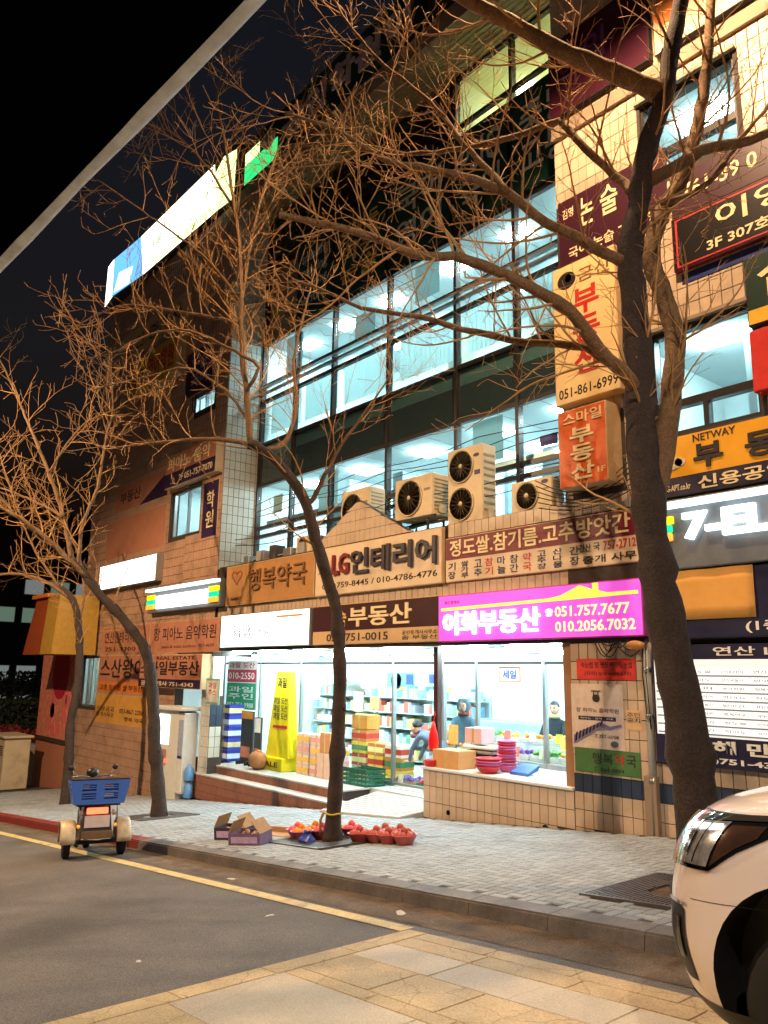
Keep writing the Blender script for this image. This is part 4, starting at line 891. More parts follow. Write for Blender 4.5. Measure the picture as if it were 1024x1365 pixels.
for i, (x, w, h, col, top, lab) in enumerate(((-20.75,.66,1.5,(58,52,54),(224,140,50),'dark standing board with an orange top on the landing'), (-20.15,.36,1.35,(52,54,58),(226,228,226),'narrow dark standing board with white sheet next to the yellow stand'))):
    t = thing('standing_board', lab, 'board', (x, 12.35, FL))
    MB().bbox(-w/2,w/2,-.03,.03,.1,h,.01).build('board_panel', sp('board_dark_%d' % i, *col, rough=.5, var=.2), t)
    MB().box(-w/2+.02,w/2-.02,-.036,-.031,h-.42 if i else h-.22,h-.02).build('top_sheet', sp('sheet_%d' % i, *top, rough=.5), t)
    MB().box(-w/2+.04,w/2-.1,-.036,-.031,.2,.5).build('picture', sp('picture_%d' % i, 170,110,84, rough=.5, var=.4, scale=8), t)
    for s in (-1, 1): MB().box(s*w*.35-.02, s*w*.35+.02, -.2, .2, 0, .1).build('foot', darkmetal_m, t)
for l in range(5):
    carton('blue_carton', ['lowest','second','third','fourth','topmost'][l]+' blue and cream carton in the stack by the white tiled column', -22.0, 12.5, FL+l*.33, .62, .5, .32, (44,50,150) if l % 2 == 0 else (60,66,165), band=(226,206,150) if l in (1,4) else (220,224,236), group='blue cartons by the column')
# things on the display ledge
LZ = .066
carton('ledge_carton', 'opened brown carton at the left end of the display ledge', -11.55, 11.62, LZ, .72, .5, .34, (198,150,96))
t = thing('tray_stack', 'stack of dark and pale plastic trays behind the carton on the ledge', 'trays', (-11.2, 12.15, LZ))
for k in range(5): MB().bbox(-.4,.4,-.25,.25,.02+k*.085,.02+k*.085+.06,.02).build('tray', [black_m, white_l, black_m, pipe_m, white_l][k], t)
carton('pink_carton', 'small pale pink carton stacked on the trays on the ledge', -11.35, 12.15, LZ+.46, .45, .4, .3, (222,190,196))
def bowls(label, x, y, z, cols, n=5, r=.2, parentless=True):
    t = thing('bowl_stack', label, 'bowls', (x, y, z))
    for k in range(n):
        MB().lathe([(r*.55,0),(r*.6,.005),(r,.11),(r*1.06,.115),(r*1.06,.125),(r*.96,.12),(r*.55,.012)], 20, (0,0,k*.05)).build('bowl', sp('plastic_%d_%d_%d' % cols[k % len(cols)], *cols[k % len(cols)], rough=.3), t)
    return t
bowls('stack of pink and red plastic bowls at the front of the ledge', -10.55, 11.52, LZ, [(214,60,70),(220,110,180),(226,140,190)], 4, .24)
bowls('smaller taller stack of pink striped bowls behind the front bowls on the ledge', -10.5, 12.0, LZ, [(224,110,170),(226,150,200),(205,60,80)], 10, .19)
t = thing('blue_tray', 'shallow blue plastic tray leaning beside the pink bowls on the ledge', 'tray', (-9.98, 11.9, LZ)); t.scale = (.62,.62,.62)
MB().hexa([(-.3,-.25,0),(.3,-.25,0),(.3,.25,.12),(-.3,.25,.12)], [(-.34,-.28,.07),(.34,-.28,.07),(.34,.28,.3),(-.34,.28,.3)]).build('tray_body', sp('tray_blue',64,110,190,rough=.35), t)
MB().box(-.33,.33,-.30,-.281,.0,.09).build('tray_rim', sp('tray_blue',64,110,190), t)
t = thing('red_lantern', 'small red plastic tub at the foot of the dark corner post', 'tub', (-11.95, 11.36, LZ))  # plain open tub in red plastic
MB().lathe([(.11,0),(.13,.02),(.14,.12),(.15,.13),(.12,.13),(.1,.03)], 16).build('tub_body', sp('tub_red',214,30,34,rough=.3), t)
t = thing('red_bag', 'bright red bag hanging on the dark corner post', 'bag', (-11.96, 11.44, .35))  # bag shape added to stand for a red glow on the post
MB().lathe([(.03,0),(.09,.03),(.105,.16),(.09,.32),(.05,.48),(.03,.58)], 14).build('bag_body', sp('bag_red',224,24,26,rough=.35,var=.15), t)
MB().tube([(0,0,.58),(.03,.02,.72),(0,.03,.78)], .012, 6).build('bag_strap', sp('bag_red',224,24,26), t)
# produce stand inside the window with heaps of produce
def produce(label, x, y, z, w, d, col, n, r, seed, tray=(200,205,205)):
    t = thing('produce_tray', label, 'produce', (x, y, z), 0, 'produce trays in the shop')
    m = MB(); m.box(-w/2,w/2,-d/2,d/2,0,.02)
    for (a,b,c,e) in ((-w/2,w/2,-d/2,-d/2+.015),(-w/2,w/2,d/2-.015,d/2),(-w/2,-w/2+.015,-d/2+.016,d/2-.016),(w/2-.015,w/2,-d/2+.016,d/2-.016)): m.box(a,b,c,e,.021,.12)
    m.build('tray_body', sp('tray_%d_%d_%d' % tray, *tray, rough=.4), t)
    rr = random.Random(seed); f = MB()
    for k in range(n): f.ball((rr.uniform(-w/2+r,w/2-r), rr.uniform(-d/2+r,d/2-r), .06+rr.random()*.12), r*rr.uniform(.8,1.15), 8)
    q = f.build('fruit', sp('fruit_%d_%d_%d' % col, *col, rough=.4, var=.25), t); q['kind'] = 'stuff'
    MB().hexa([(-.09,-d/2-.012,.06),(.09,-d/2-.012,.06),(.09,-d/2-.006,.06),(-.09,-d/2-.006,.06)], [(-.09,-d/2+.02,.26),(.09,-d/2+.02,.26),(.09,-d/2+.026,.26),(-.09,-d/2+.026,.26)]).build('price_card', sp('price_card_%d' % (seed % 3), *[(232,226,200),(226,200,70),(226,120,110)][seed % 3], rough=.6, var=.3, scale=20), t)
pc = [((226,130,40),'orange'),((220,190,60),'yellow'),((90,140,60),'green'),((200,50,44),'red'),((190,205,110),'pale green'),((236,170,70),'apricot'),((120,80,150),'purple'),((232,226,210),'white')]
for r_ in range(2):
    for c in range(6):
        col, nm = pc[(c*3+r_*2+c//3) % 8]
        produce(nm+' produce, '+['first','second','third','fourth','fifth','sixth'][c]+' tray from left in the '+['front','back'][r_]+' window row', -13.0+c*.72, 13.75+r_*.55, .12+r_*.28, .66, .5, col, 34, .05, c*7+r_)
for c in range(6):
    col, nm = [((206,70,56),'red'),((226,170,60),'golden'),((214,110,60),'rust orange'),((226,206,90),'lemon'),((190,56,60),'crimson'),((150,170,80),'olive green')][c]
    produce(nm+' fruit in the lowest window row right behind the ledge', -12.75+c*.70, 13.32, -.13, .62, .36, col, 44, .04, 200+c, (206,120,110) if c % 2 else (226,226,220))
t = thing('produce_stand', 'white stepped stand carrying produce trays behind the shop window', 'stand', (-11.2, 14.0, FL))
MB().box(-2.3,2.3,-.52,.02,0,.875).build('lower_step', sp('stand_white',206,214,216,rough=.5), t); MB().box(-2.3,2.3,.03,.6,0,1.155).build('upper_step', sp('stand_white',206,214,216), t)
for c in range(4):
    carton('produce_carton', ['leftmost','second','third','rightmost'][c]+' pale blue-white carton before the produce stand in the window', -12.4+c*.95, 13.28, FL, .7, .32, .62, (196,206,216), band=[(190,60,70),(120,130,200),(214,150,60),(200,60,60)][c], group='cartons below the produce stand')
for i, (x, y, z, col, nm) in enumerate(((-14.2,13.9,.1,(226,150,40),'orange'),(-13.9,14.5,.25,(222,200,60),'yellow'),(-15.3,14.6,.35,(214,60,50),'red'))):
    produce(nm+' fruit heap on the cartons inside the doorway', x, y, z, .6, .5, col, 30, .055, 90+i, (190,150,90))
for i, (x, y, z) in enumerate(((-15.6,13.35,FL+.02),(-14.8,13.35,FL+.02),(-13.95,13.4,FL+.02),(-15.5,15.3,.2),(-14.6,15.3,.2),(-18.4,13.5,FL+.02),(-19.4,13.5,FL+.02),(-20.4,13.5,FL+.02))):
    col, nm = pc[(i*5+1) % 8]
    produce(nm+' produce tray number '+['one','two','three','four','five','six','seven','eight'][i]+' low on the shop floor', x, y, z, .7, .55, col, 36, .055, 140+i, (180,150,100) if i % 2 else (90,140,110))
# back wall shelving with packed goods
shelf_m = sp('shelf_white', 200, 210, 212, rough=.5)
for s_, (x0, x1, lab) in enumerate(((-23.2,-20.6,'tall goods shelf at the far left of the shop back wall'), (-20.4,-17.8,'tall goods shelf behind the yellow stand'), (-17.6,-15.4,'tall goods shelf behind the slim tree'))):
    t = thing('goods_shelf', lab, 'shelf', (x0, 16.4, FL)); w = x1-x0
    for z in (.1,.55,1.0,1.45,1.9): MB().box(0,w,0,.5,z,z+.03).build('shelf_board', shelf_m, t)
    for x in (0, w-.04): MB().box(x,x+.04,.501,.55,0,2.6).build('shelf_post', shelf_m, t)
    rr = random.Random(s_+70); m = {}
    for z in (.131,.581,1.031,1.481,1.931):
        x = .02
        while x < w-.2:
            ww = rr.uniform(.09,.22); c = rr.choice([(186,96,84),(104,140,176),(214,196,120),(120,160,130),(228,230,226),(160,190,204),(214,164,110),(190,208,214),(206,214,206),(150,150,160)])
            m.setdefault(c, MB()).box(x,x+ww-.01,.03,.4,z,z+rr.uniform(.18,.36)); x += ww
    for c, mb in m.items(): q = mb.build('packed_goods', sp('pack_%d_%d_%d' % c, *c, rough=.5), t); q['kind'] = 'stuff'
t = thing('display_fridge', 'long pale blue display fridge along the back of the shop', 'fridge', (-15.2, 16.2, FL))
MB().bbox(0,3.2,.05,.75,0,1.45,.03).build('fridge_body', sp('fridge_blue',150,196,214,rough=.4), t); MB().box(.1,3.1,.0,.049,.2,1.2).build('fridge_door', sp('fridge_door',170,214,226,rough=.25), t)
for x in (.8,1.6,2.4): MB().box(x,x+.02,-.02,-.001,.4,1.0).build('handle', alu_m, t)
t = thing('wall_window', 'white framed inner window with two bright panes on the shop back wall', 'window', (-11.9, 16.9, .9))
MB().bbox(0,2.7,0,.08,0,1.2,.02).build('frame', sp('frame_cream',222,224,214,rough=.4), t)
for x in (.12,1.4): MB().box(x,x+1.18,-.01,-.001,.35,1.1).build('pane', glow('inner_pane',(.95,1,1),1.6), t)
t = thing('hanging_notice', 'orange framed notice with blue letters hanging in the window', 'notice', (-11.75, 13.2, 1.72))
MB().bbox(0,.62,-.01,.01,0,.34,.005).build('notice_frame', sp('frame_orange',226,150,110,rough=.5), t); MB().box(.04,.58,-.014,-.0105,.04,.3).build('notice_sheet', sp('sheet_pink',230,206,200), t); text_mb('세일', .12,.5,.08,.26,-.0145,.001,.04).build('lettering', sp('letter_blue2',50,70,190), t)
for x in (.1,.5): MB().tube([(x,0,.34),(x,0,.74)], .004, 4).build('string', cab_m, t)
for k in range(3): 
    t = thing('ceiling_sign', ['white','green-edged','blue round'][k]+' small sign hanging inside the shop glass', 'sign', ([-18.0,-16.0,-15.6][k], 13.6, [1.4,1.55,1.55][k]))
    if k < 2: MB().bbox(0,1.1,0,.02,0,.35,.005).build('panel', [white_l, sp('panel_mint',170,214,190)][k], t)
    else: MB().lathe([(.2,0),(.2,.03)], 20, (0,0,.15), axis='y').build('panel', sp('panel_blue',40,90,170), t)
    MB().tube([(0.05,.01,.3),(.05,.01,.9)], .005, 4).build('string', cab_m, t)

# people: one skinned body each, hair and hood as children
skin_m = sp('skin', 214, 168, 142, rough=.55, var=.05)
def person(label, loc, rz, joints, edges, cloth, hair, head, hooded=False, scale=1.0):
    t = thing('person', label, 'person', loc, rz); t.scale = (1.14,1.14,1.14)
    me = bpy.data.meshes.new('body'); me.from_pydata([j[0] for j in joints], edges, [])
    o = bpy.data.objects.new('body', me); COL.objects.link(o)
    md = o.modifiers.new('skin', 'SKIN'); md.use_smooth_shade = True
    for i, j in enumerate(joints): me.skin_vertices[0].data[i].radius = (j[1], j[1]*(j[2] if len(j) > 2 else 1))
    me.skin_vertices[0].data[0].use_root = True
    o.modifiers.new('sub', 'SUBSURF').levels = 2; o.modifiers['sub'].render_levels = 2
    dg = bpy.context.evaluated_depsgraph_get(); dg.update()
    m2 = bpy.data.meshes.new_from_object(o.evaluated_get(dg)); bpy.data.objects.remove(o)
    m2.materials.clear(); m2.materials.append(cloth); 
    link('body', m2, t)
    hx, hy, hz = head
    hd = MB().ball((hx,hy,hz), .105, 16, (.88,1,1.22)).ball((hx,hy-.1,hz-.02), .02, 8, (.8,1,1.3)).ball((hx-.1,hy,hz-.01), .025, 8, (.5,1,1.3)).ball((hx+.1,hy,hz-.01), .025, 8, (.5,1,1.3))
    h = hd.build('head', skin_m, t)
    for s in (-1, 1): MB().ball((hx+s*.036,hy-.096,hz+.012), .013, 8).build('eye', dk_l, h)
    MB().ball((hx,hy-.094,hz-.065), .022, 8, (1.2,.5,.4)).build('mouth', sp('lips',160,86,80), h)
    MB().lathe([(.10,hz-.19),(.125,hz-.165),(.115,hz-.12),(.085,hz-.11)], 14, (hx,hy+.01,0)).build('collar', sp('scarf_%d' % int(abs(loc[0])), *[(150,140,130),(110,60,60),(170,160,120)][int(abs(loc[0])) % 3], rough=.8, var=.3, scale=30), t)
    for s in (-1, 1): MB().tube([(hx+s*.055,hy-.094,hz+.034),(hx+s*.036,hy-.103,hz+.040),(hx+s*.018,hy-.103,hz+.035)], .005, 5).build('eyebrow', hair, h)
    hr = MB().ball((hx,hy+.018,hz+.035), .116, 14, (.95,.98,1.1))
    hr.v = [(x, y, max(z, hz+.03+ (0 if y > hy-.02 else .045))) for x,y,z in hr.v]
    hr.build('hair', hair, t)
    if hooded:
        hd = MB().ball((hx,hy+.03,hz+.02), .155, 16, (.95,.95,1.15)); hd.v = [(x, max(y, hy-.045), z) for x,y,z in hd.v]; hd.build('hood', cloth, t)
    # hands with fingers
    for s, j in ((1, joints[7]), (-1, joints[10])):
        x, y, z = j[0]; hnd = MB().ball((x, y-.05, z), .042, 10, (1,1.2,.5))
        for f in range(4): hnd.tube([(x-.028+.019*f,y-.08,z),(x-.028+.019*f,y-.125+.006*abs(f-1),z-.006),(x-.028+.019*f,y-.15+.008*abs(f-1),z-.03)], [.0095,.009,.007], 6)
        hnd.tube([(x-s*.04,y-.05,z),(x-s*.062,y-.085,z-.01),(x-s*.055,y-.11,z-.02)], [.011,.01,.008], 6)
        hnd.build('hand', skin_m, t)
    return t
def standing(arm):   # pelvis root, spine, neck, arms, legs
    J = [((0,0,.92),.15,.75),((0,0,1.12),.15,.72),((0,0,1.36),.17,.65),((0,0,1.50),.065),((0,0,1.56),.06),
         ((.19,0,1.40),.062),((.25,arm[0]*.5,1.14),.05),((.22,arm[0],arm[1]),.036),
         ((-.19,0,1.40),.062),((-.25,arm[0]*.5,1.14),.05),((-.22,arm[0],arm[1]),.036),
         ((.10,0,.86),.095),((.11,-.02,.48),.065),((.11,0,.08),.048),((.11,-.12,.04),.04),
         ((-.10,0,.86),.095),((-.11,-.02,.48),.065),((-.11,0,.08),.048),((-.11,-.12,.04),.04)]
    E = [(0,1),(1,2),(2,3),(3,4),(2,5),(5,6),(6,7),(2,8),(8,9),(9,10),(0,11),(11,12),(12,13),(13,14),(0,15),(15,16),(16,17),(17,18)]
    return J, E
coat_m = sp('coat_bluegrey', 74, 100, 116, rough=.8, var=.15); dcoat_m = sp('coat_dark', 34, 38, 46, rough=.8, var=.15); gcoat_m = sp('coat_slate', 92, 110, 136, rough=.8, var=.15)
hair_m = sp('hair_black', 22, 18, 18, rough=.5)
J, E = standing((-.28, .98))
person('person in a blue-grey hooded coat standing at the left end of the produce stand', (-13.45, 13.85, FL), math.radians(25), J, E, coat_m, hair_m, (0,-.02,1.67), True)
person('person with dark hair and dark coat standing behind the produce stand', (-11.75, 15.1, FL), math.radians(15), J, E, dcoat_m, hair_m, (0,-.02,1.67))
J2, E2 = standing((-.35, .62))
def bend(p):         # stooping forward from the hips
    x, y, z = p
    if z < .9: return p
    a = math.radians(62); dy, dz = y, z-.9
    return (x, dy*math.cos(a)-dz*math.sin(a), .9+dz*math.cos(a)+dy*math.sin(a)*.4)
J2 = [(bend(j[0]), *j[1:]) for j in J2]
J2[7] = ((.16,-.72,.62),.036); J2[10] = ((-.16,-.72,.62),.036); J2[6] = ((.2,-.62,.86),.05); J2[9] = ((-.2,-.62,.86),.05)
person('person in a slate blue coat stooping over crates just outside the door', (-13.0, 12.75, FL), math.radians(-80), J2, E2, gcoat_m, hair_m, bend((0,-.02,1.66)))
# ================================================================== TREES (limb joints in metres)
LIMBS = {
 'R': [
  ('trunk',0.23,0.07,[(-4.38,7.91,-0.30),(-4.39,7.90,0.51),(-4.43,7.84,1.43),(-4.50,7.76,2.20),(-4.57,7.68,3.16),(-4.60,7.64,4.00),(-4.62,7.62,4.69),(-4.61,7.63,5.41),(-4.62,7.62,6.15),(-4.64,7.60,6.67),(-4.55,7.70,7.41),(-4.47,7.80,8.10),(-4.33,7.96,8.70),(-4.22,8.10,9.52),(-4.11,8.23,10.26),(-4.04,8.31,10.95),(-4.06,8.29,12.12)]),
  ('limb',0.14,0.05,[(-4.58,7.67,3.76),(-4.50,7.85,4.36),(-4.44,8.01,5.10),(-4.42,8.13,5.68),(-4.51,8.11,6.28),(-4.63,8.06,6.79),(-4.57,8.22,7.45),(-4.44,8.47,7.94),(-4.32,8.70,8.58),(-4.24,8.88,9.29),(-4.17,9.06,10.38),(-4.10,9.23,11.64)]),
  ('limb',0.12,0.05,[(-4.33,7.97,8.90),(-4.72,7.29,9.16),(-4.98,6.76,9.28),(-5.24,6.24,9.50),(-5.43,5.80,9.63),(-5.62,5.37,9.79),(-5.85,4.87,10.00),(-6.19,4.25,10.35)]),
  ('limb',0.085,0.04,[(-4.45,7.82,7.71),(-4.16,7.97,7.82),(-3.92,8.06,7.92),(-3.48,8.38,7.99),(-3.14,8.58,8.10),(-2.75,8.85,8.25)]),
  ('limb',0.06,0.015,[(-4.60,7.65,7.55),(-4.73,7.71,7.75),(-5.10,7.48,8.31),(-5.40,7.35,8.82),(-5.77,7.13,8.74),(-6.36,6.63,8.62),(-6.97,6.12,8.62),(-7.54,5.67,8.88),(-8.11,5.20,8.92)]),
  ('limb',0.075,0.015,[(-4.67,7.56,6.60),(-4.81,7.26,6.71),(-4.95,6.95,6.84),(-5.17,6.55,7.03),(-5.32,6.24,7.27),(-5.50,5.88,7.36),(-5.83,5.35,7.46),(-6.03,4.98,7.49),(-6.35,4.46,7.81),(-6.60,4.02,7.92)]),
  ('limb',0.04,0.012,[(-5.23,6.14,7.19),(-5.49,6.09,7.60),(-5.78,5.99,8.06),(-6.16,5.79,8.74),(-6.64,5.46,9.40),(-7.03,5.24,10.04),(-7.36,5.10,10.77)]),
  ('limb',0.085,0.03,[(-4.63,7.61,5.04),(-4.60,7.39,5.11),(-4.71,7.02,5.40),(-4.76,6.70,5.67),(-4.80,6.41,5.78),(-5.00,5.92,5.98),(-5.28,5.34,6.11),(-5.42,4.93,6.04),(-5.62,4.44,6.16),(-5.80,3.98,6.19),(-5.91,3.60,6.16)]),
  ('limb',0.055,0.015,[(-4.72,7.12,5.37),(-4.95,7.09,5.51),(-5.57,6.58,5.65),(-6.06,6.23,5.85),(-6.56,5.86,6.09),(-7.05,5.51,6.23),(-7.42,5.30,6.51),(-7.86,5.01,6.77)]),
  ('limb',0.04,0.015,[(-4.45,8.07,7.51),(-4.28,8.63,7.83),(-4.18,9.08,8.31),(-4.11,9.52,8.87),(-3.92,10.10,9.63),(-3.73,10.67,10.43)]),
 ],
 'M': [
  ('trunk',0.125,0.085,[(-10.92,8.18,-0.86),(-10.87,8.18,-0.10),(-10.83,8.18,1.09),(-10.81,8.16,2.01),(-10.83,8.08,2.83),(-10.93,7.92,3.49),(-11.07,7.70,4.26),(-11.15,7.55,4.78),(-11.32,7.30,5.23),(-11.59,6.93,5.68),(-11.73,6.71,5.77)]),
  ('limb',0.05,0.012,[(-11.19,7.61,4.75),(-11.06,7.66,4.83),(-10.91,7.72,5.12),(-10.76,7.79,5.36),(-10.59,7.89,5.76),(-10.37,8.05,6.11),(-10.11,8.25,6.58),(-9.90,8.40,6.97)]),
  ('limb',0.055,0.015,[(-11.69,6.75,5.76),(-11.77,6.71,6.22),(-11.84,6.69,6.80),(-11.95,6.62,7.52),(-12.03,6.58,8.50),(-12.10,6.54,9.50),(-12.25,6.43,10.61),(-12.44,6.26,11.92),(-12.61,6.11,13.12),(-12.48,6.31,14.19)]),
  ('limb',0.045,0.012,[(-11.63,6.95,5.69),(-11.59,7.38,5.90),(-11.68,7.65,6.70),(-11.93,7.72,7.68),(-12.03,7.97,8.72),(-12.11,8.25,9.82)]),
  ('limb',0.035,0.01,[(-11.78,6.65,6.77),(-11.57,6.76,7.16),(-11.69,6.48,7.35),(-11.90,6.09,7.55),(-12.14,5.65,7.72),(-12.49,5.09,7.61),(-12.80,4.58,7.21),(-13.03,4.17,7.03)]),
  ('limb',0.045,0.012,[(-11.73,6.71,5.77),(-11.97,6.24,5.82),(-12.27,5.69,5.74),(-12.57,5.15,5.64),(-12.86,4.63,5.49)]),
  ('limb',0.035,0.01,[(-12.04,6.59,8.28),(-12.14,6.73,9.43),(-12.14,6.97,10.95),(-12.03,7.35,12.41),(-11.80,7.87,13.76),(-11.86,8.05,15.18)]),
  ('limb',0.03,0.01,[(-12.04,6.59,8.13),(-12.45,6.04,8.25),(-12.86,5.49,8.34),(-13.35,4.84,8.36),(-13.90,4.13,7.86)]),
  ('limb',0.03,0.01,[(-12.07,6.55,8.58),(-12.29,6.04,9.24),(-12.61,5.41,9.74),(-12.92,4.79,10.16),(-13.23,4.18,10.57)]),
  ('limb',0.03,0.01,[(-12.26,6.46,10.47),(-12.82,6.00,11.60),(-13.50,5.39,12.43),(-14.24,4.72,12.18)]),
  ('limb',0.03,0.01,[(-11.82,6.73,6.24),(-12.26,6.48,6.86),(-12.89,6.02,7.35),(-13.50,5.57,7.26),(-14.39,4.79,7.02)]),
 ],
 'L': [
  ('trunk',0.165,0.09,[(-17.79,8.39,-1.55),(-17.84,8.29,-0.44),(-17.88,8.21,0.06),(-17.97,8.08,1.41),(-18.11,7.88,2.34),(-18.42,7.48,2.98),(-18.77,7.03,3.54),(-19.00,6.72,3.98),(-19.28,6.36,4.46)]),
  ('limb',0.075,0.03,[(-18.98,6.71,3.98),(-19.30,6.09,4.62),(-19.64,5.44,5.22),(-20.08,4.66,5.72),(-20.52,3.89,6.22)]),
  ('limb',0.06,0.015,[(-19.28,6.36,4.46),(-19.56,6.18,5.49),(-19.97,5.84,6.65),(-20.45,5.41,7.84),(-20.95,4.97,9.07),(-21.44,4.53,10.13)]),
  ('limb',0.05,0.012,[(-19.15,6.51,4.29),(-19.35,6.58,5.33),(-19.36,6.86,6.33),(-19.50,7.00,7.56),(-19.62,7.15,8.64),(-20.01,6.98,9.96)]),
  ('limb',0.04,0.012,[(-19.46,6.15,5.48),(-20.12,5.69,5.88),(-20.98,5.00,6.30),(-21.83,4.31,6.53)]),
  ('limb',0.03,0.01,[(-19.93,5.83,6.64),(-19.46,6.06,7.36),(-18.92,6.37,7.88),(-18.14,6.97,8.21)]),
  ('limb',0.035,0.01,[(-19.55,5.79,4.89),(-20.22,5.41,5.48),(-20.81,5.12,6.48),(-21.36,4.88,7.53)]),
 ],
 'K': [
  ('trunk',0.15,0.09,[(-24.28,8.52,-2.03),(-24.29,8.50,-0.68),(-24.32,8.47,0.39),(-24.27,8.53,1.25),(-24.28,8.52,2.35),(-24.36,8.42,3.25),(-24.50,8.25,3.92),(-24.78,7.92,4.31)]),
  ('limb',0.075,0.03,[(-24.50,8.25,3.92),(-24.97,7.52,4.47),(-25.46,6.78,4.67),(-26.07,5.89,4.53)]),
  ('limb',0.05,0.015,[(-24.35,8.43,3.13),(-24.46,8.55,4.17),(-24.80,8.40,5.35),(-25.41,7.91,6.57),(-25.95,7.52,7.57)]),
  ('limb',0.045,0.015,[(-24.78,7.92,4.31),(-25.45,7.37,5.31),(-25.99,6.98,6.28),(-26.69,6.39,7.27)]),
 ],
}
bark_m = sp('bark', 62, 50, 44, rough=.9, var=.4, scale=7, bump=.55, bscale=40, dirt=((.03,.024,.02), 3.5, .85), fine=(45, .35))
limb_lit_m = sp('limb_bark', 118, 90, 62, rough=.9, var=.35, scale=7, bump=.8, bscale=25, fine=(45, .3))  # paler copy of the bark, golden lamplight put into the limb colour
twig_lit_m = sp('twig_bark', 178, 134, 84, rough=.85, var=.25, scale=6)  # paler still, lamplight painted into the twig colour
def smooth_path(pts, step):
    P = [Vector(p) for p in pts]; out = []
    for i in range(len(P)-1):
        p0, p1, p2, p3 = P[max(i-1,0)], P[i], P[i+1], P[min(i+2,len(P)-1)]
        n = max(2, int((p2-p1).length/step))
        for k in range(n):
            t = k/n; out.append(.5*((2*p1)+(p2-p0)*t+(2*p0-5*p1+4*p2-p3)*t*t+(3*p1-p0-3*p2+p3)*t**3))
    out.append(P[-1]); return out
def make_tree(key, label, seed, dens=1.0, low=2.6, thick=1.0):
    R = random.Random(seed)
    L = LIMBS[key]; base = Vector(L[0][3][0]); base.z = sz(base.x)-.03
    t = thing('street_tree', label, 'tree', base, group='bare street trees along the kerb')
    twigs = MB()
    def rv(): return Vector((R.gauss(0,1), R.gauss(0,1), R.gauss(0,1))).normalized()
    def grow(p, d, length, r, lev):
        n = max(3, int(length/(.13 if lev < 2 else .08))); pts = [p.copy()]; rad = [r]; q = p.copy(); drift = rv()*.09
        for i in range(n):
            d = (d + rv()*.13 + drift + Vector((0,0,.05))).normalized()
            q = q + d*(length/n); pts.append(q.copy()); rad.append(max(.0031*thick, r*(1-.72*(i+1)/n)))
        twigs.tube([x-base for x in pts], rad, 5 if lev == 0 else (4 if lev == 1 else 3), cap=False)
        if lev < 2:
            sp_ = (.20, .17)[lev]/dens
            acc = R.uniform(.02, sp_); alt = R.uniform(0, 6.28)
            for i in range(1, len(pts)):
                seg = (pts[i]-pts[i-1]).length; acc += seg
                while acc > sp_:
                    acc -= sp_*R.uniform(.7,1.5); alt += 2.4
                    dd = (pts[i]-pts[i-1]).normalized(); side = rv(); side = (side-dd*side.dot(dd)).normalized()
                    nd = (dd*.75+side*.75+Vector((0,0,.18))).normalized()
                    f = 1-.5*i/len(pts)
                    ln = ((.35,.95),(.12,.36))[lev]
                    grow(pts[i], nd, R.uniform(*ln)*f, max(.0034*thick, rad[i]*.58), lev+1)
    for li, (nm, r0, r1, pts) in enumerate(L):
        path = smooth_path(pts, .16); m = len(path)
        path = [p + rv()*.012*(0 if i in (0, m-1) else 1) for i, p in enumerate(path)]
        if nm == 'trunk':
            path[0].z = base.z
            rad = [(r0+(r1-r0)*(i/(m-1)))*(1+.05*math.sin(i*1.7)+R.uniform(-.05,.06)) for i in range(m)]
            for i in range(min(5,m)): rad[i] *= 1+.32*(1-i/5)**2
            for i in range(8, m, 11): rad[i] *= 1.14
            o = MB().tube([p-base for p in path], rad, 18).build('trunk', bark_m, t)
            for k in range(4):
                i = R.randrange(6, max(7, m-4)); a = R.uniform(0, 6.28); c = path[i]-base+Vector((math.cos(a),math.sin(a),0))*rad[i]*.9
                MB().ball(c, rad[i]*.32, 8, (1,1,1.2)).build('burr', bark_m, t)
        else:
            rad = [(r0+(r1-r0)*(i/(m-1)))*(1+R.uniform(-.07,.09)) for i in range(m)]
            MB().tube([p-base for p in path], rad, 10).build('limb', limb_lit_m, t)
        acc = 0
        for i in range(2, m):
            if path[i].z < base.z+low: continue
            acc += (path[i]-path[i-1]).length
            sp_ = (.34 if r0 > .1 and nm != 'trunk' else .21)/dens
            if nm == 'trunk': sp_ *= 2.2
            while acc > sp_:
                acc -= sp_*R.uniform(.7,1.4)
                dd = (path[i]-path[i-1]).normalized(); side = rv(); side = (side-dd*side.dot(dd)).normalized()
                nd = (dd*.55+side*.9+Vector((0,0,.25))).normalized()
                grow(path[i], nd, R.uniform(.7,1.9)*(1.1-.35*i/m), min(.02, max(.007*thick, rad[i]*.32)), 0 if R.random() < .75 else 1)
    q = twigs.build('twigs', twig_lit_m, t); q['kind'] = 'stuff'
    return t
make_tree('R', 'large bare tree with forked dark trunk beside the white car', 1, 1.0, 3.4, 1.0)
make_tree('M', 'slim bare tree leaning left before the fruit shop', 2, .88, 4.2, 1.3)
make_tree('L', 'bare tree with curving trunk behind the three-wheeler', 3, .72, 3.6, 1.4)
make_tree('K', 'leftmost bare tree with a knob on its trunk', 4, .7, 3.8, 1.6)
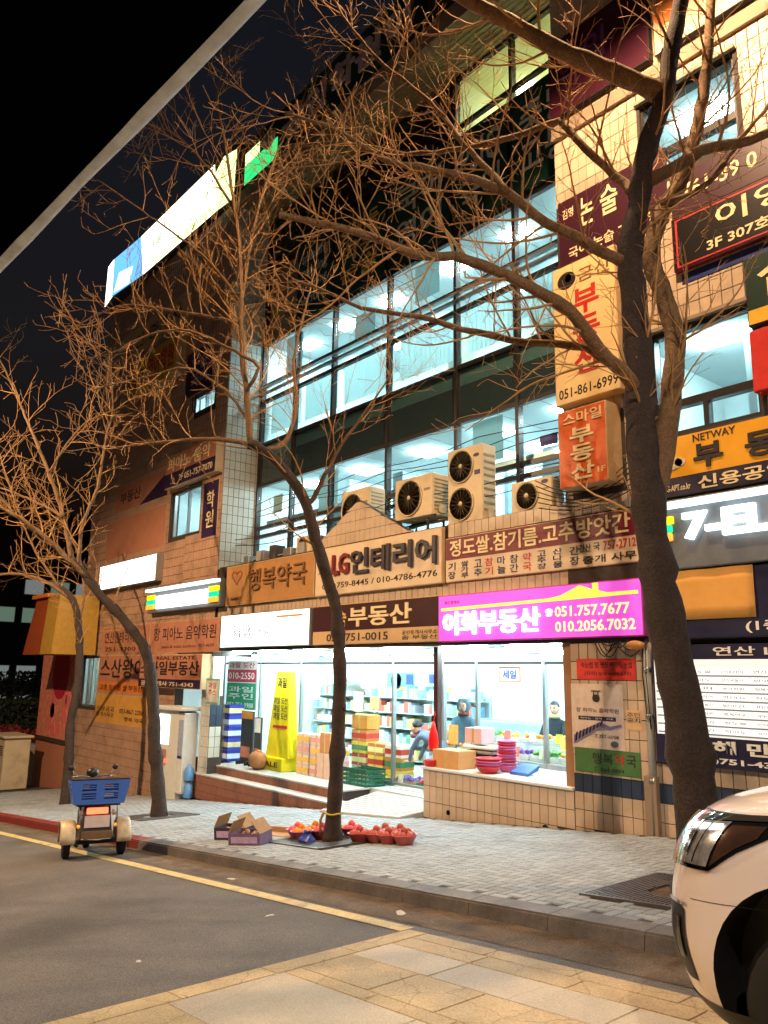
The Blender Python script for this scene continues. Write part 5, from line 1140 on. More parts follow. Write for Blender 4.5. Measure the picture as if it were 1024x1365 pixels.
# cast-iron tree grates
iron_m = sp('cast_iron', 104, 98, 96, rough=.45, metal=.5, var=.3, scale=12)
soil_m = sp('pit_soil', 96, 74, 54, rough=.95, var=.4, scale=9, bump=1.0, bscale=30)
def grate(label, cx, cy, s):
    t = thing('tree_grate', label, 'grate', (cx, cy, sz(cx)), 0, 'tree grates')
    t.rotation_euler.y = -math.atan(G)
    MB().box(-s, s, -s, s, -.012, -.006).build('pit_soil', soil_m, t)
    m = MB()
    for (a,b,c,d) in ((-s,s,-s,-s+.04),(-s,s,s-.04,s),(-s,-s+.04,-s+.041,s-.041),(s-.04,s,-s+.041,s-.041)): m.box(a,b,c,d,-.005,.022)
    m.build('grate_frame', iron_m, t)
    m = MB(); n = int(s*2/.05)
    for i in range(n):
        x = -s+.05+i*.05
        hole = .32
        hy = math.sqrt(max(0, hole*hole-x*x))
        for (y0, y1) in (((-s+.041,-hy-.02),(hy+.02,s-.041)) if hy else ((-s+.041,s-.041),)):
            if y1-y0 > .02: m.box(x, x+.024, y0, y1, .0, .018)
    m.build('grate_bars', iron_m, t)
    m = MB()
    for k in range(6):
        y = -s+.12+k*(2*s-.24)/5
        if abs(y) > .33: m.box(-s+.041, s-.041, y, y+.02, -.004, .0145)
    m.build('cross_bars', iron_m, t)
    return t
grate('iron grate around the large tree beside the car', -4.55, 7.80, .72)
grate('iron grate around the slim tree among the fruit bowls', -10.95, 8.12, .74)
grate('iron grate around the tree behind the three-wheeler', -17.8, 8.35, .7)

# ================================================================== STREET OBJECTS
def on_walk(x): return sz(x)+.004
card_m = sp('cardboard', 170, 128, 84, rough=.8, var=.15, scale=7)
def open_box(label, x, y, w, d, h, col, rz, filled=None):
    t = thing('fruit_box', label, 'box', (x, y, on_walk(x)), rz, 'open cardboard boxes on the pavement'); t.rotation_euler.y = -math.atan(G)*math.cos(rz); t.rotation_euler.x = math.atan(G)*math.sin(rz); t.scale = (1.0,.95,.95)
    c = sp('boxprint_%d_%d_%d' % col, *col, rough=.7, var=.25, scale=6)
    m = MB()
    for (a,b,e,f) in ((-w/2,w/2,-d/2,-d/2+.012),(-w/2,w/2,d/2-.012,d/2),(-w/2,-w/2+.012,-d/2+.013,d/2-.013),(w/2-.012,w/2,-d/2+.013,d/2-.013)): m.box(a,b,e,f,0,h)
    m.box(-w/2+.013,w/2-.013,-d/2+.013,d/2-.013,0,.012); m.build('box_walls', c, t)
    for s, tilt in ((-1,.35),(1,.5)):
        x0 = s*w/2
        MB().hexa([(x0-.006,-d/2,h),(x0+.006,-d/2,h),(x0+.006,d/2,h),(x0-.006,d/2,h)], [(x0-.006-s*tilt*.3-.0,-d/2+.01,h+.2),(x0+.006-s*tilt*.3,-d/2+.01,h+.2),(x0+.006-s*tilt*.3,d/2-.01,h+.2),(x0-.006-s*tilt*.3,d/2-.01,h+.2)]).build('flap', card_m, t)
    MB().box(-w/2+.05,w/2-.05,-d/2-.002,-d/2-.0002,h*.25,h*.75).build('printed_band', sp('print_lilac',190,160,196,rough=.6,var=.3,scale=14), t)
    rr = random.Random(int(x*10)); f = MB()
    for k in range(16): f.ball((rr.uniform(-w/2+.06,w/2-.06), rr.uniform(-d/2+.06,d/2-.06), rr.uniform(.06,h-.03)), .05, 8)
    q = f.build('fruit', sp('fruit_tan',196,150,110,rough=.5,var=.25), t); q['kind'] = 'stuff'
    return t
open_box('left open dark printed box with raised flaps by the kerb', -12.55, 7.35, .62, .42, .22, (60,48,66), .45)
open_box('right open purple and white box with raised flap by the kerb', -11.75, 7.15, .58, .42, .20, (112,92,120), .5)
t = thing('box_lid', 'long flat pale cardboard lid behind the open boxes', 'lid', (-12.35, 8.1, on_walk(-12.35)), .12); t.rotation_euler.y = -math.atan(G)
MB().box(-.55,.55,-.2,.2,0,.01).build('lid_panel', card_m, t); MB().box(-.55,.55,.188,.2,.0105,.09).build('lid_edge', card_m, t)
def fruit_bowl(label, x, y, col, fruit, seed):
    t = thing('fruit_bowl', label, 'fruit bowl', (x, y, on_walk(x)), 0, 'plastic bowls of fruit round the slim tree'); t.rotation_euler.y = -math.atan(G); t.scale = (1.22,1.22,1.22)
    r = .155
    MB().lathe([(r*.6,0),(r*.64,.004),(r*.98,.10),(r*1.06,.104),(r*1.06,.114),(r*.96,.11),(r*.6,.012)], 20).build('bowl', sp('plastic_%d_%d_%d' % col, *col, rough=.3), t)
    rr = random.Random(seed); fm = sp('fruit_%d_%d_%d' % fruit, *fruit, rough=.35, var=.3, scale=7)
    for k in range(7):
        a = k*1.047; R_ = .085 if k < 6 else 0
        MB().ball((R_*math.cos(a)+rr.uniform(-.01,.01), R_*math.sin(a), .10 if k < 6 else .155), .052, 10).build('fruit', fm, t)
P5 = [(-11.72,8.05),(-11.42,7.93),(-11.55,8.30),(-11.22,8.22),(-11.30,8.52),(-11.0,8.66)]
for i, (x, y) in enumerate(P5):
    fruit_bowl(['first','second','third','fourth','fifth','sixth'][i]+' fruit bowl from the boxes, left of the slim trunk', x, y, [(206,92,128),(214,124,158),(196,84,104)][i % 3], [(222,90,90),(226,140,40),(226,140,40),(214,80,100),(226,150,50),(214,80,90)][i], i)
P6 = [(-10.35,8.30),(-10.08,8.42),(-9.80,8.44),(-9.50,8.50),(-10.2,8.72),(-9.9,8.78)]
for i, (x, y) in enumerate(P6):
    fruit_bowl(['first','second','third','fourth','fifth','sixth'][i]+' red apple bowl from the trunk, right of the slim tree', x, y, [(196,84,84),(206,104,100)][i % 2], (176,78,62), 20+i)
t = thing('blue_bag', 'small crumpled blue bag left of the slim trunk', 'bag', (-10.98, 7.72, on_walk(-10.98)))
bg_ = MB().lathe([(.03,0),(.12,.02),(.14,.1),(.08,.2),(.05,.23),(.07,.27)], 12, smooth=False); rb = random.Random(8); bg_.v = [(x*rb.uniform(.7,1.25), y*rb.uniform(.7,1.25), z*rb.uniform(.4,.75)) for x,y,z in bg_.v]; bg_.build('bag_body', sp('bag_blue',60,80,170,rough=.4,var=.3,scale=20), t)
t = thing('trunk_rope', 'yellow rope tied round the foot of the slim trunk', 'rope', (-10.91, 8.18, sz(-10.91)+.42))
MB().tube([(.155*math.cos(a*.3142),.155*math.sin(a*.3142),.012*math.sin(a)) for a in range(21)], .016, 6, cap=False).build('rope_loop', sp('rope_yellow',190,164,70,rough=.8), t)
MB().tube([(-.13,-.10,0),(-.16,-.14,-.12),(-.13,-.16,-.26),(-.15,-.15,-.36)], .022, 6).build('rope_tail', sp('rope_tan',150,110,60,rough=.8), t)

# kiosk / information pillar by the left block
t = thing('vending_kiosk', 'white kiosk with lit window and notices at the foot of the left block', 'kiosk', (-22.9, 10.9, sz(-22.9)))
kw = sp('kiosk_white', 206, 206, 200, rough=.4, var=.08)
MB().bbox(-.75,.75,-.05,.5,-.1,2.55,.03).build('kiosk_body', kw, t); MB().bbox(-.85,1.2,-.2,.55,2.56,2.66,.02).build('kiosk_roof', kw, t)
MB().box(-.65,.15,-.065,-.051,1.55,2.4).build('lit_window', glow('kiosk_glow',(.92,1,1),1.8), t)
MB().box(-.65,.05,-.065,-.051,.95,1.4).build('notice', terra_f, t); MB().box(-.35,.1,-.07,-.0655,1.02,1.15).build('red_lamp', glow('kiosk_red',(1,.08,.04),1.6), t)
MB().bbox(.78,1.1,-.05,.4,.25,2.5,.02).build('side_post', kw, t); MB().box(.79,1.09,-.064,-.051,1.3,2.3).build('price_list', sp('price_sheet',150,160,186,rough=.5,var=.3,scale=16), t)
MB().box(.8,1.08,-.066,-.0645,1.22,1.29).build('blue_strip', blue_l, t)
t = thing('water_bottles', 'blue water bottles standing at the right foot of the kiosk', 'bottles', (-21.75, 11.0, sz(-21.75)))
for k in range(4): MB().lathe([(.12,0),(.13,.03),(.13,.32),(.05,.4),(.045,.46),(0.0,.46)], 14, (-.2+.0*k+.26*(k%2), .05, .05+.0+.47*(k//2))).build('bottle', sp('bottle_blue',90,140,190,rough=.2), t)
t = thing('hanging_menu', 'small framed menu board hanging at the white column', 'board', (-20.95, 11.05, .95))
MB().bbox(-.05,.75,0,.03,0,.72,.01).build('board_frame', sp('frame_mint',150,186,172,rough=.4), t); MB().box(0,.7,-.006,-.001,.06,.66).build('menu_sheet', sp('menu_white',222,222,214), t)
text_mb('과일\n주스', .12,.58,.25,.6,-.0065,.001,.02).build('lettering', red_l, t)
MB().box(.3,.36,.031,.2,.6,.66).build('bracket', darkmetal_m, t)
t = thing('utility_cabinet', 'beige street utility cabinet at the far left edge', 'cabinet', (-35.6, 10.0, sz(-35.6)))
ub = sp('cabinet_beige', 190, 180, 156, rough=.5, var=.1, dirt=((.2,.17,.13), 2, .5))
MB().bbox(-1.1,1.1,-.5,.5,.1,2.05,.04).build('cabinet_body', ub, t); MB().bbox(-1.2,1.2,-.58,.58,2.06,2.16,.03).build('cabinet_lid', ub, t); MB().box(-1.0,1.0,-.45,.45,-.1,.099).build('plinth', groutd_m, t)
MB().box(-.01,.01,-.504,-.5005,.2,1.95).build('door_gap', dark_m, t)
for k in range(5): MB().box(.2,.9,-.51,-.501,1.4+.08*k,1.44+.08*k).build('vent', groutd_m, t)
# low planter with red flowers behind the cabinet
t = thing('flower_planter', 'low planter with dark red flowers at the left edge', 'planter', (-41, 11.4, sz(-41)))
MB().bbox(-3,3.5,-.5,.5,-.4,2.0,.04).build('planter_box', sp('planter_grey',150,146,140,rough=.7,var=.15), t)
rr = random.Random(5); m = MB()
for k in range(500):
    c = (rr.uniform(-3,3.4), rr.uniform(-.5,.5), 2.05+rr.random()*.5); a = rr.uniform(0,6.28); s = rr.uniform(.04,.1)
    m.add([(c[0]-s*math.cos(a),c[1]-s*math.sin(a),c[2]),(c[0]+s*math.cos(a),c[1]+s*math.sin(a),c[2]),(c[0],c[1],c[2]+s*1.4)], [(0,1,2)])
q = m.build('flowers', sp('flower_red',120,36,34,rough=.7,var=.4,scale=4), t); q['kind'] = 'stuff'

# ------------------------------------------------------------------ three-wheeled delivery scooter, seen from behind
tr = thing('delivery_tricycle', 'three-wheeled delivery scooter with blue crate and cream mudguards, rear view', 'scooter', (-13.95, 5.42, gz(-13.95)), math.radians(-15))
tr.rotation_euler.y = -math.atan(G)
tyre_m = sp('tyre', 24, 23, 23, rough=.85, var=.2); rim_m = sp('rim_grey', 120,120,118, rough=.4, metal=.6)
def wheel(parent, c, r, w, name='wheel'):
    t_ = MB().lathe([(r*.62,-w*.5),(r*.9,-w*.5),(r,-w*.3),(r,w*.3),(r*.9,w*.5),(r*.62,w*.5)], 28, c, axis='y').build(name, tyre_m, parent)
    MB().lathe([(.03,-w*.52),(r*.6,-w*.4),(r*.62,-w*.1),(r*.62,w*.1),(r*.6,w*.4),(.03,w*.52)], 20, c, axis='y').build('rim', rim_m, t_)
    return t_
for s in (-1, 1):
    wheel(tr, (.1, s*.44, .26), .26, .11)
    m = MB(); n = 12
    prof = []
    for i in range(n+1):
        a = math.radians(-10+200*i/n); prof.append((.1-.31*math.cos(a), .27+.31*math.sin(a)))
    for i in range(n+1):
        for (yy, rr_) in ((-.115,.84),(-.10,.96),(.0,1.0),(.10,.96),(.115,.84)):
            cx, cz = prof[i]; m.v.append((.1+(cx-.1)*rr_, s*.44+yy, .29+(cz-.27)*rr_))
    m.f = [(i*5+k,i*5+k+1,(i+1)*5+k+1,(i+1)*5+k) for i in range(n) for k in range(4)]; m.smooth = [True]*len(m.f)
    q = m.build('mudguard', sp('mudguard_cream',206,188,158,rough=.4,coat=.2,var=.2,scale=12,dirt=((.2,.15,.1),5,.6)), tr); q.modifiers.new('thick','SOLIDIFY').thickness = .008
    MB().box(.36,.39,s*.44-.05,s*.44+.05,.34,.40).build('reflector', glow('reflector_red',(1,.12,.05),.25), tr)  # faint emission stands for light the reflector throws back
wheel(tr, (-1.2, 0, .22), .22, .1, 'front_wheel')
db = sp('scooter_dark', 34, 30, 32, rough=.35, coat=.3)
MB().box(-.02,.22,-.42,.42,.21,.27).build('axle', darkmetal_m, tr)
MB().hexa([(-.55,-.24,.30),(.32,-.26,.28),(.32,.26,.28),(-.55,.24,.30)], [(-.55,-.18,.74),(.22,-.21,.80),(.22,.21,.80),(-.55,.18,.74)]).build('rear_body', db, tr)
MB().bbox(.32,.36,-.24,.24,.28,.42,.01).build('rear_skirt', sp('skirt_bronze',120,92,66,rough=.4), tr)
MB().bbox(.31,.335,-.20,.20,.47,.66,.006).build('licence_plate', sp('plate_white',220,206,206,rough=.4), tr)
MB().bbox(.26,.31,-.17,.17,.68,.78,.015).build('tail_light', glow('tail_red',(1,.10,.04),2.2), tr)
for s in (-1,1): MB().ball((.27, s*.27, .70), .05, 10).build('indicator', sp('indicator_clear',200,190,180,rough=.2), tr)
MB().box(-1.15,-.5,-.17,.17,.22,.28).build('footboard', db, tr)
MB().hexa([(-1.2,-.2,.28),(-1.08,-.2,.28),(-1.08,.2,.28),(-1.2,.2,.28)], [(-1.0,-.16,.95),(-.92,-.16,.95),(-.92,.16,.95),(-1.0,.16,.95)]).build('leg_shield', db, tr)
MB().tube([(-1.2,0,.25),(-1.05,0,.7),(-.93,0,1.2)], .03, 8).build('steering_column', darkmetal_m, tr)
MB().tube([(-.75,-.36,1.24),(-.88,-.2,1.26),(-.93,0,1.22),(-.88,.2,1.26),(-.75,.36,1.24)], .016, 8).build('handlebar', steel_m, tr)
for s in (-1,1):
    MB().tube([(-.88,s*.26,1.25),(-.85,s*.36,1.36)], .006, 5).build('mirror_stalk', steel_m, tr); MB().ball((-.85,s*.38,1.40), .06, 10, (.3,1,.8)).build('mirror', db, tr)
MB().ball((-.96,0,1.3), .10, 12, (.9,1.1,.9)).build('headlamp_pod', db, tr)
for s in (-1,1):
    MB().tube([(.40,s*.30,.84),(.36,s*.31,.60),(.20,s*.30,.34)], .012, 6).build('rack_stay', steel_m, tr)
    MB().tube([(-.93,s*.05,1.2),(-.7,s*.16,1.1),(-.6,s*.14,.85),(-.4,s*.2,.5)], .007, 5).build('brake_cable', cab_m, tr)
    MB().lathe([(.0,-.01),(.03,-.01),(.03,.02),(.0,.025)], 10, (.33,s*.29,.50), axis='x').build('round_reflector', glow('reflector_amber',(1,.4,.05),.3), tr)  # amber disc emits a little in place of returned light
MB().tube([(.37,-.25,.30),(.40,0,.285),(.37,.25,.30)], .014, 6).build('rear_bumper', steel_m, tr)
MB().tube([(.05,-.30,.20),(.42,-.30,.22)], .028, 8).build('exhaust', darkmetal_m, tr)
MB().bbox(-.5,-.0,-.16,.16,.74,.84,.04).build('seat', sp('seat_black',26,24,24,rough=.6), tr)
MB().box(-.08,.44,-.34,.34,.815,.84).build('carrier', darkmetal_m, tr)
bl = sp('crate_blue', 70, 118, 216, rough=.4, var=.08)
cx0, cx1 = -.1, .46
MB().hexa([(cx0,-.40,.845),(cx1,-.40,.845),(cx1,.40,.845),(cx0,.40,.845)], [(cx0,-.40,.865),(cx1,-.40,.865),(cx1,.40,.865),(cx0,.40,.865)]).build('crate_floor', bl, tr)
for (p, q) in (((cx1,-.40),(cx1,.40)), ((cx0,.40),(cx0,-.40)), ((cx0,-.40),(cx1,-.40)), ((cx1,.40),(cx0,.40))):
    m = MB(); P, Q = Vector((*p,0)), Vector((*q,0)); d = (Q-P); nrm = Vector((d.y,-d.x,0)).normalized(); ln = d.length
    def seg(u0,u1,z0,z1):
        f0 = .075*(z0-.866)/.36; f1 = .075*(z1-.866)/.36
        a0, a1 = P+d*u0+nrm*f0, P+d*u1+nrm*f0; b0, b1 = P+d*u0+nrm*f1, P+d*u1+nrm*f1; th = nrm*-.018
        ex0 = -d.normalized()*(.075*(z0-.866)/.36) if u0 == 0 else Vector(); ex1 = d.normalized()*(.075*(z0-.866)/.36) if u1 == 1 else Vector()
        gx0 = -d.normalized()*(.075*(z1-.866)/.36) if u0 == 0 else Vector(); gx1 = d.normalized()*(.075*(z1-.866)/.36) if u1 == 1 else Vector()
        up0, up1 = Vector((0,0,z0)), Vector((0,0,z1))
        m.hexa([tuple(a0+ex0+up0),tuple(a1+ex1+up0),tuple(a1+th+up0),tuple(a0+th+up0)], [tuple(b0+gx0+up1),tuple(b1+gx1+up1),tuple(b1+th+up1),tuple(b0+th+up1)])
    seg(0,1,.866,.925); seg(0,1,1.02,1.06); seg(0,1,1.16,1.225)
    for u0, u1 in ((0,.14),(.42,.58),(.86,1)): seg(u0,u1,.925,1.02); seg(u0,u1,1.06,1.16)
    for z in (.945,.98,1.085,1.12):
        for u0, u1 in ((.14,.42),(.58,.86)): seg(u0,u1,z,z+.018)
    m.build('crate_wall', bl, tr)
MB().box(cx0-.06,cx1+.07,-.46,.46,1.226,1.245).build('crate_lid', db, tr)
# ------------------------------------------------------------------ white car at the kerb, facing left
car = thing('white_car', 'white sport utility car with dark headlight cut off by the right edge', 'car', (-2.75, 5.18, gz(-2.75)))
car.rotation_euler.y = -math.atan(G)
white_p = sp('car_paint', 222, 210, 206, rough=.28, var=.02, coat=1.0)
blackt = sp('car_trim', 20, 19, 20, rough=.45, var=.1)
LV0 = [(.30,.16,.93),(.40,.07,.98),(.54,.025,1.005),(.70,.0,1.015),(.88,.02,1.015),(1.03,.06,1.005),(1.16,.12,.99),(1.26,.19,.955),(1.335,.28,.895),(1.39,.41,.79),(1.425,.56,.60),(1.445,.70,.35)]
LV = []
for i in range(len(LV0)-1):
    q0, q1, q2, q3 = LV0[max(i-1,0)], LV0[i], LV0[i+1], LV0[min(i+2,len(LV0)-1)]
    for k in range(4):
        t = k/4; LV.append(tuple(.5*((2*q1[j])+(q2[j]-q0[j])*t+(2*q0[j]-5*q1[j]+4*q2[j]-q3[j])*t*t+(3*q1[j]-q0[j]-3*q2[j]+q3[j])*t**3) for j in range(3)))
LV.append(LV0[-1])
def lv(z):
    for (z0,f0,w0),(z1,f1,w1) in zip(LV[:-1], LV[1:]):
        if z <= z1:
            k = max(0,(z-z0)/(z1-z0)); return f0+(f1-f0)*k, w0+(w1-w0)*k
    return LV[-1][1:]
AC_ = .62; NE = 2.3; CLEN = 5.2
def body_pt(t, z, fx=None, w=None):
    """t 0 = nose centre line, 1 = end of the rounded corner, then along the near side"""
    if fx is None: fx, w = lv(z)
    if t <= 1:
        th = t*math.pi/2; a = AC_
        return Vector((fx+(a)*(1-max(0,math.cos(th))**(2/NE)), -w*math.sin(th)**(2/NE), z))
    return Vector((fx+AC_+(t-1)*2.0, -w, z))
def ring(z, fx, w):
    pts = [body_pt(i/24, z, fx, w) for i in range(25)]
    x_ = pts[-1].x; pts += [Vector((x_+(4.6-x_)*i/40, -w, z)) for i in range(1, 41)]
    pts += [Vector((CLEN-fx*.6-.35*(1-math.sin(a*math.pi/10)), -w*math.cos(a*math.pi/10)**.5, z)) for a in range(1,5)]
    left = pts + [Vector((CLEN-fx*.6, 0, z))]
    right = [Vector((p.x, -p.y, p.z)) for p in reversed(left[1:-1])]
    return left+right
m = MB(); rings = [ring(z, f, w) for z, f, w in LV]; n = len(rings[0])
for r_ in rings: m.v += [tuple(p) for p in r_]
m.f = [(i*n+k, i*n+(k+1)%n, (i+1)*n+(k+1)%n, (i+1)*n+k) for i in range(len(rings)-1) for k in range(n)]
m.f += [tuple(range(n-1,-1,-1)), tuple(range((len(rings)-1)*n, len(rings)*n))]; m.smooth = [True]*len(m.f)
bo = m.build('body', white_p)
RX = 4.15
WX, WZ, WR = 1.05, .50, .54
cutters = []
for (x, s) in ((WX,-1),(RX,-1),(WX,1),(RX,1)):
    c = MB().lathe([(WR,-.3),(WR,.5)], 40, (x, s*1.0+(-.2 if s < 0 else 0), WZ), axis='y', smooth=False).build('cutter', None); cutters.append(c)
    md = bo.modifiers.new('arch', 'BOOLEAN'); md.operation = 'DIFFERENCE'; md.object = c; md.solver = 'EXACT'
for ob in [bo]+cutters:                                  # outward normals, so that the cut works
    bm = bmesh.new(); bm.from_mesh(ob.data); bmesh.ops.remove_doubles(bm, verts=bm.verts[:], dist=1e-4); bmesh.ops.recalc_face_normals(bm, faces=bm.faces[:]); bm.to_mesh(ob.data); bm.free()
dg = bpy.context.evaluated_depsgraph_get(); dg.update()
me = bpy.data.meshes.new_from_object(bo.evaluated_get(dg)); bpy.data.objects.remove(bo)
for c in cutters: bpy.data.objects.remove(c)
me.materials.clear(); me.materials.append(white_p); me.materials.append(blackt)
for p in me.polygons:
    c = p.center; inside = any(math.hypot(c.x-x, c.z-WZ) < WR+.004 and (p.normal.dot(Vector((c.x-x, 0, c.z-WZ))) < -.5*math.hypot(c.x-x, c.z-WZ) or abs(c.y) < .75) for x in (WX, RX))
    p.material_index = 1 if inside else 0; p.use_smooth = not inside
me.set_sharp_from_angle(angle=math.radians(32)); link('body', me, car)
def patch(t0, t1, zl, zh, off, mat, name, nt=18, nz=8, parent=car, thick=0):
    mb = MB()
    for i in range(nt+1):
        t = t0+(t1-t0)*i/nt
        for k in range(nz+1):
            z = zl(t)+(zh(t)-zl(t))*k/nz; p = body_pt(t, z); e = 1e-3
            nrm = (body_pt(t+e, z)-body_pt(t-e, z)).cross(body_pt(t, z+e)-body_pt(t, z-e)).normalized()
            if nrm.y > 0 and t > .2: nrm = -nrm
            bulge = off*(1 if thick == 0 else 1+thick*math.sin(math.pi*i/nt)*math.sin(math.pi*k/nz))
            mb.v.append(tuple(p+nrm*bulge))
    mb.f = [(i*(nz+1)+k, (i+1)*(nz+1)+k, (i+1)*(nz+1)+k+1, i*(nz+1)+k+1) for i in range(nt) for k in range(nz)]; mb.smooth = [True]*len(mb.f)
    return mb.build(name, mat, parent)
lo = lambda t: 1.055+(max(0, t-.90)**1.1)*1.35
hi = lambda t: 1.30+.035*math.sin((t-.4)*2.0)
chrome = sp('chrome', 210, 214, 218, rough=.08, metal=1.0, var=.02)
lamp = patch(.40, 1.095, lambda t: min(lo(t), hi(t)-.012), hi, .006, sp('lamp_housing',40,38,40,rough=.2,metal=.6), 'headlight', 28)
patch(.42, .88, lambda t: lo(t)+.02, lambda t: hi(t)-.035, .012, sp('lamp_reflector',214,216,222,rough=.14,metal=.7,var=.6,scale=16), 'reflector', 20, 10, parent=lamp)
for tt in (.62, .70, .78): patch(tt, tt+.012, lambda t: lo(t)+.03, lambda t: hi(t)-.05, .022, chrome, 'lamp_fin', 2, 8, parent=lamp)
patch(.66, .72, lambda t: lo(t)+.07, lambda t: hi(t)-.09, .018, sp('projector_glass',60,62,68,rough=.05,metal=.6), 'projector', 6, 6, parent=lamp)
patch(.895, 1.03, lambda t: min(lo(t)+.03, hi(t)-.05), lambda t: hi(t)-.05, .010, sp('lamp_side',132,100,84,rough=.12,metal=.75,var=.35,scale=7), 'side_reflector', parent=lamp)  # brown reflection at the rear of the lamp put into its colour
patch(.40, 1.095, lambda t: hi(t)-.03, lambda t: hi(t)-.004, .014, blackt, 'lamp_brow', nz=3, parent=lamp)
patch(.41, .93, lambda t: lo(t)+.004, lambda t: lo(t)+.018, .014, chrome, 'lamp_chrome', nz=3, parent=lamp)
patch(.46, .86, lambda t: hi(t)-.075, lambda t: hi(t)-.05, .02, glow('daylight_strip', (.95,.98,1), 1.0), 'light_strip', 12, 3, parent=lamp)  # glowing strip added to brighten the headlight like reflected shop light
patch(.395, 1.10, lambda t: min(lo(t), hi(t)-.012)-.003, lambda t: hi(t)+.003, .02, glass('lamp_lens', (.95,.95,.95), 1.8, .02), 'lens', 28, parent=lamp, thick=.4)
vent = patch(.55, .76, lambda t: .50+1.0*max(0,.66-t), lambda t: .86-.5*max(0,t-.72), .005, blackt, 'fog_vent', 10, 8)
patch(.60, .615, lambda t: .58, lambda t: .83, .014, chrome, 'vent_trim', 2, 6, parent=vent); patch(.66, .72, lambda t: .60, lambda t: .80, .014, sp('vent_glass',70,66,66,rough=.08,metal=.6,var=.5,scale=9), 'fog_lamp', 6, 6, parent=vent)
patch(.54, .77, lambda t: .863, lambda t: .878, .009, chrome, 'vent_lip', 8, 2)
patch(.80, 1.12, lambda t: .905, lambda t: .908, .002, blackt, 'bumper_seam', 10, 2)
patch(.02, 1.0, lambda t: .305, lambda t: .43-.03*t, .006, blackt, 'lower_bumper', 24, 4)
patch(.02, .40, lambda t: .54, lambda t: 1.02, .006, blackt, 'grille', 16, 6)
patch(.30, 1.9, lambda t: 1.325, lambda t: 1.334, .002, blackt, 'bonnet_seam', 30, 2)
# greenhouse, wheels, mirror
gm = MB(); gl = [(1.39,1.5,4.9,.90),(1.70,2.1,4.75,.82),(1.95,2.7,4.5,.72),(2.02,3.0,4.1,.52)]
for z, u0, u1, w in gl:
    gm.v += [(u0,-w*.8,z),(u0+.25,-w,z),(u1-.3,-w,z),(u1,-w*.8,z),(u1,w*.8,z),(u1-.3,w,z),(u0+.25,w,z),(u0,w*.8,z)]
gm.f = [(i*8+k, i*8+(k+1)%8, (i+1)*8+(k+1)%8, (i+1)*8+k) for i in range(2) for k in range(8)]; gm.smooth = [True]*len(gm.f)
gm.build('greenhouse', sp('tinted_glass',16,18,20,rough=.06,coat=.5,var=.02), car)
rm = MB(); rm.v = gm.v[16:]; rm.f = [(k, (k+1)%8, (k+1)%8+8, k+8) for k in range(8)]+[tuple(range(8,16))]; rm.smooth = [True]*len(rm.f); rm.build('roof', white_p, car)
for s in (-1,1):
    for x in (WX, RX): wheel(car, (x, s*.86, .42), .42, .24)
    MB().bbox(1.9,2.12,s*1.03-.12,s*1.03+.12,1.38,1.56,.04).build('door_mirror', white_p, car)

# ------------------------------------------------------------------ roof edge of the car the picture was taken from
rc = thing('car_roof', 'dark car roof edge with a grey weather strip across the top left corner', 'car roof', (-.54, .30, 2.447))
d_ = Vector((-1,-.11,-.087)).normalized(); inn = Vector((.11,-1,.0)).normalized(); upv = Vector((0,0,1))
headliner = sp('headliner_black', 3, 4, 8, rough=.95, var=.1, spec=0.0); seal_m = sp('weather_strip', 176, 190, 212, rough=.6, var=.35, scale=30)
def bar(u0, u1, v0, v1, w0, w1, name, mat):
    q = lambda u, v, w: tuple(d_*u+inn*v+upv*w)
    MB().hexa([q(u0,v0,w0),q(u1,v0,w0),q(u1,v1,w0),q(u0,v1,w0)], [q(u0,v0,w1),q(u1,v0,w1),q(u1,v1,w1),q(u0,v1,w1)]).build(name, mat, rc)
bar(-1.6, 1.25, .012, 1.35, .0, .05, 'headliner', headliner)
bar(-1.62, 1.27, -.03, 1.38, .055, .075, 'roof_skin', sp('roof_paint',30,30,34,rough=.3,coat=.6))
q_ = [d_*(-1.6+i*.15) for i in range(20)]
MB().tube([tuple(p+inn*.006+upv*.012) for p in q_], [.0135*(1+.1*math.sin(i*2.3)) for i in range(20)], 10).build('weather_strip', seal_m, rc)
MB().tube([tuple(d_*1.26+inn*.02), tuple(d_*1.7+inn*.0+upv*-.45), tuple(d_*2.1+upv*-1.0)], .045, 8).build('front_pillar', headliner, rc)
MB().tube([tuple(d_*-1.2+inn*.02), tuple(d_*-1.22+upv*-.5), tuple(d_*-1.25+inn*-.04+upv*-1.0)], .06, 8).build('rear_pillar', headliner, rc)
bar(-1.3, 2.1, -.08, .05, -1.75, -1.0, 'door_panel', headliner)

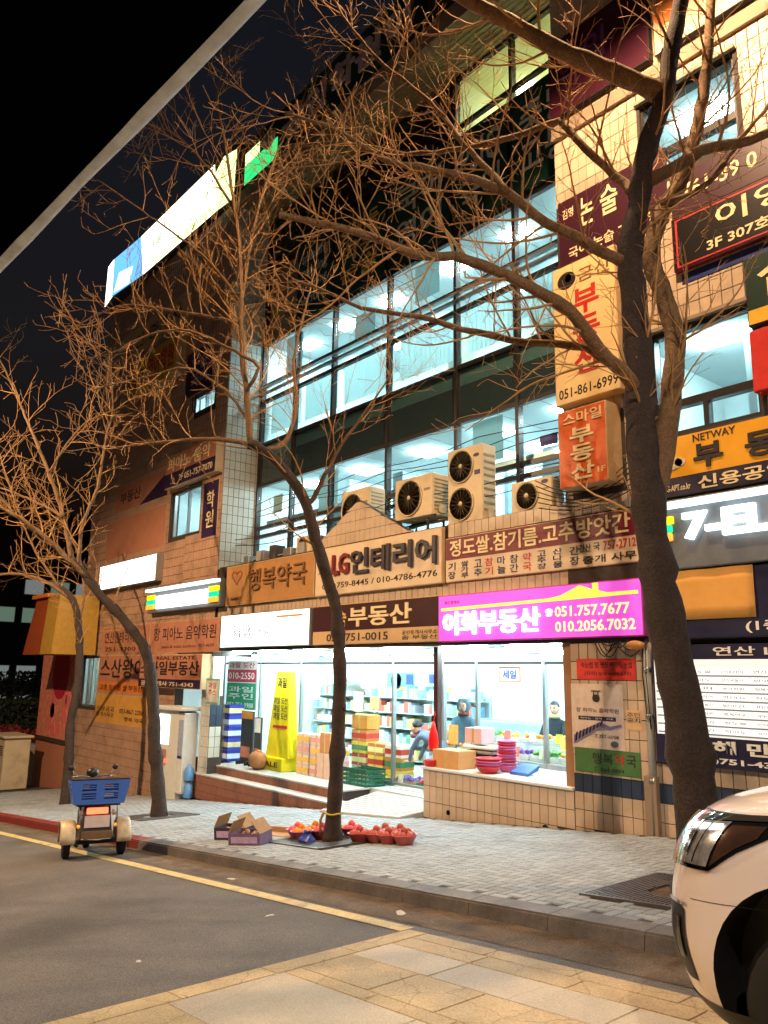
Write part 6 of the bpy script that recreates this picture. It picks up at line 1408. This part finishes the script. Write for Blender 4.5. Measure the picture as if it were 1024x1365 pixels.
# ------------------------------------------------------------------ sodium street lamps
def street_lamp(label, x, y, arm, power, h=10.5, colour=SODIUM):
    t = thing('street_lamp', label, 'street lamp', (x, y, sz(x)), 0, 'sodium street lamps')
    pm = sp('lamp_post_grey', 120, 124, 126, rough=.45, metal=.4, var=.1)
    MB().lathe([(.16,0),(.16,.12),(.10,.2),(.09,1.2),(.06,h)], 14).build('post', pm, t)
    ax, ay = arm
    MB().tube([(0,0,h-.05),(ax*.3,ay*.3,h+.35),(ax*.8,ay*.8,h+.5),(ax,ay,h+.48)], [.06,.05,.045,.045], 8).build('arm', pm, t)
    MB().ball((ax*1.08, ay*1.08, h+.46), .42, 12, (.5+.5*abs(ax)/(abs(ax)+abs(ay)+.01), .5+.5*abs(ay)/(abs(ax)+abs(ay)+.01), .28)).build('lamp_head', pm, t)
    MB().ball((ax*1.08, ay*1.08, h+.37), .24, 12, (.8,.8,.35)).build('lamp_glass', glow('lamp_glass_%d' % int(colour[1]*100), colour, 6.0), t)
    ld = bpy.data.lights.new('sodium_light', 'SPOT'); ld.energy = power; ld.color = colour; ld.shadow_soft_size = .10; ld.spot_size = math.radians(165); ld.spot_blend = .35
    lo_ = bpy.data.objects.new('sodium_light', ld); COL.objects.link(lo_); lo_.parent = t; lo_.location = (ax*1.08, ay*1.08, h+.22)
    return t
street_lamp('street lamp on the pavement right of the picture, arm over the kerb', -.3, 7.4, (-4.6, .0), 2900, 13.6)
street_lamp('street lamp across the road left of the picture', -20.0, -5.0, (0, 3.4), 6600, 12.6)
street_lamp('street lamp across the road behind the camera', 5.0, -5.0, (0, 2.6), 3000, 10.5, (1.0, .82, .66))

# ------------------------------------------------------------------ far end of the street
t = thing('distant_building', 'distant block with rows of pale lit windows at the far left', 'building', (-74, 14, gz(-74)))
MB().box(-6,6,-8,22,-2,21.0).build('wall', groutd_m, t); MB().box(-6.2,6.2,-8.2,22.2,21.01,21.3).build('roof', dark_m, t)
rr = random.Random(9)
for f in range(9):
    for c in range(14):
        if rr.random() < .55 or f > 6: continue
        y = -7.4+c*2.05; z = .4+f*2.3
        w_ = MB().box(6.001,6.06,y,y+1.6,z,z+1.3).build('window', alu_m, t)
        MB().box(6.061,6.08,y+.07,y+1.53,z+.07,z+1.23).build('pane', glow(['far_warm','far_green','far_white'][rr.randrange(3)], [(.9,.75,.4),(.5,.75,.55),(.75,.85,.85)][rr.randrange(3)], .10), w_)
def bush(label, x, y, w, h, seed):
    t = thing('evergreen_shrub', label, 'shrub', (x, y, gz(x)), 0, 'dark shrubs at the end of the street')
    rr = random.Random(seed); m = MB()
    for k in range(2600):
        u, v, z = rr.gauss(0,.38)*w, rr.gauss(0,.3)*w, h*(.15+.85*rr.random()**.8)
        u *= 1.1-z/h*.6; s = rr.uniform(.06,.16); a = rr.uniform(0,6.28); b = rr.uniform(-.8,.8)
        m.add([(u-s*math.cos(a),v-s*math.sin(a),z),(u+s*math.cos(a),v+s*math.sin(a),z+s*b),(u+s*.3,v+s*.3,z+s*1.3)], [(0,1,2)])
    q = m.build('foliage', sp('shrub_leaf',44,56,38,rough=.7,var=.4,scale=2), t); q['kind'] = 'stuff'
    MB().tube([(0,0,0),(.1,0,h*.4),(0,.1,h*.8)], [.12,.09,.03], 8).build('stem', bark_m, t)
for i, (x, y, w, h) in enumerate(((-46,13.5,2.6,4.2), (-50,11.5,3.0,4.8), (-56,16,3.6,6.5))): bush(['nearest','middle','farthest and tallest'][i]+' dark shrub behind the flower planter', x, y, w, h, i)
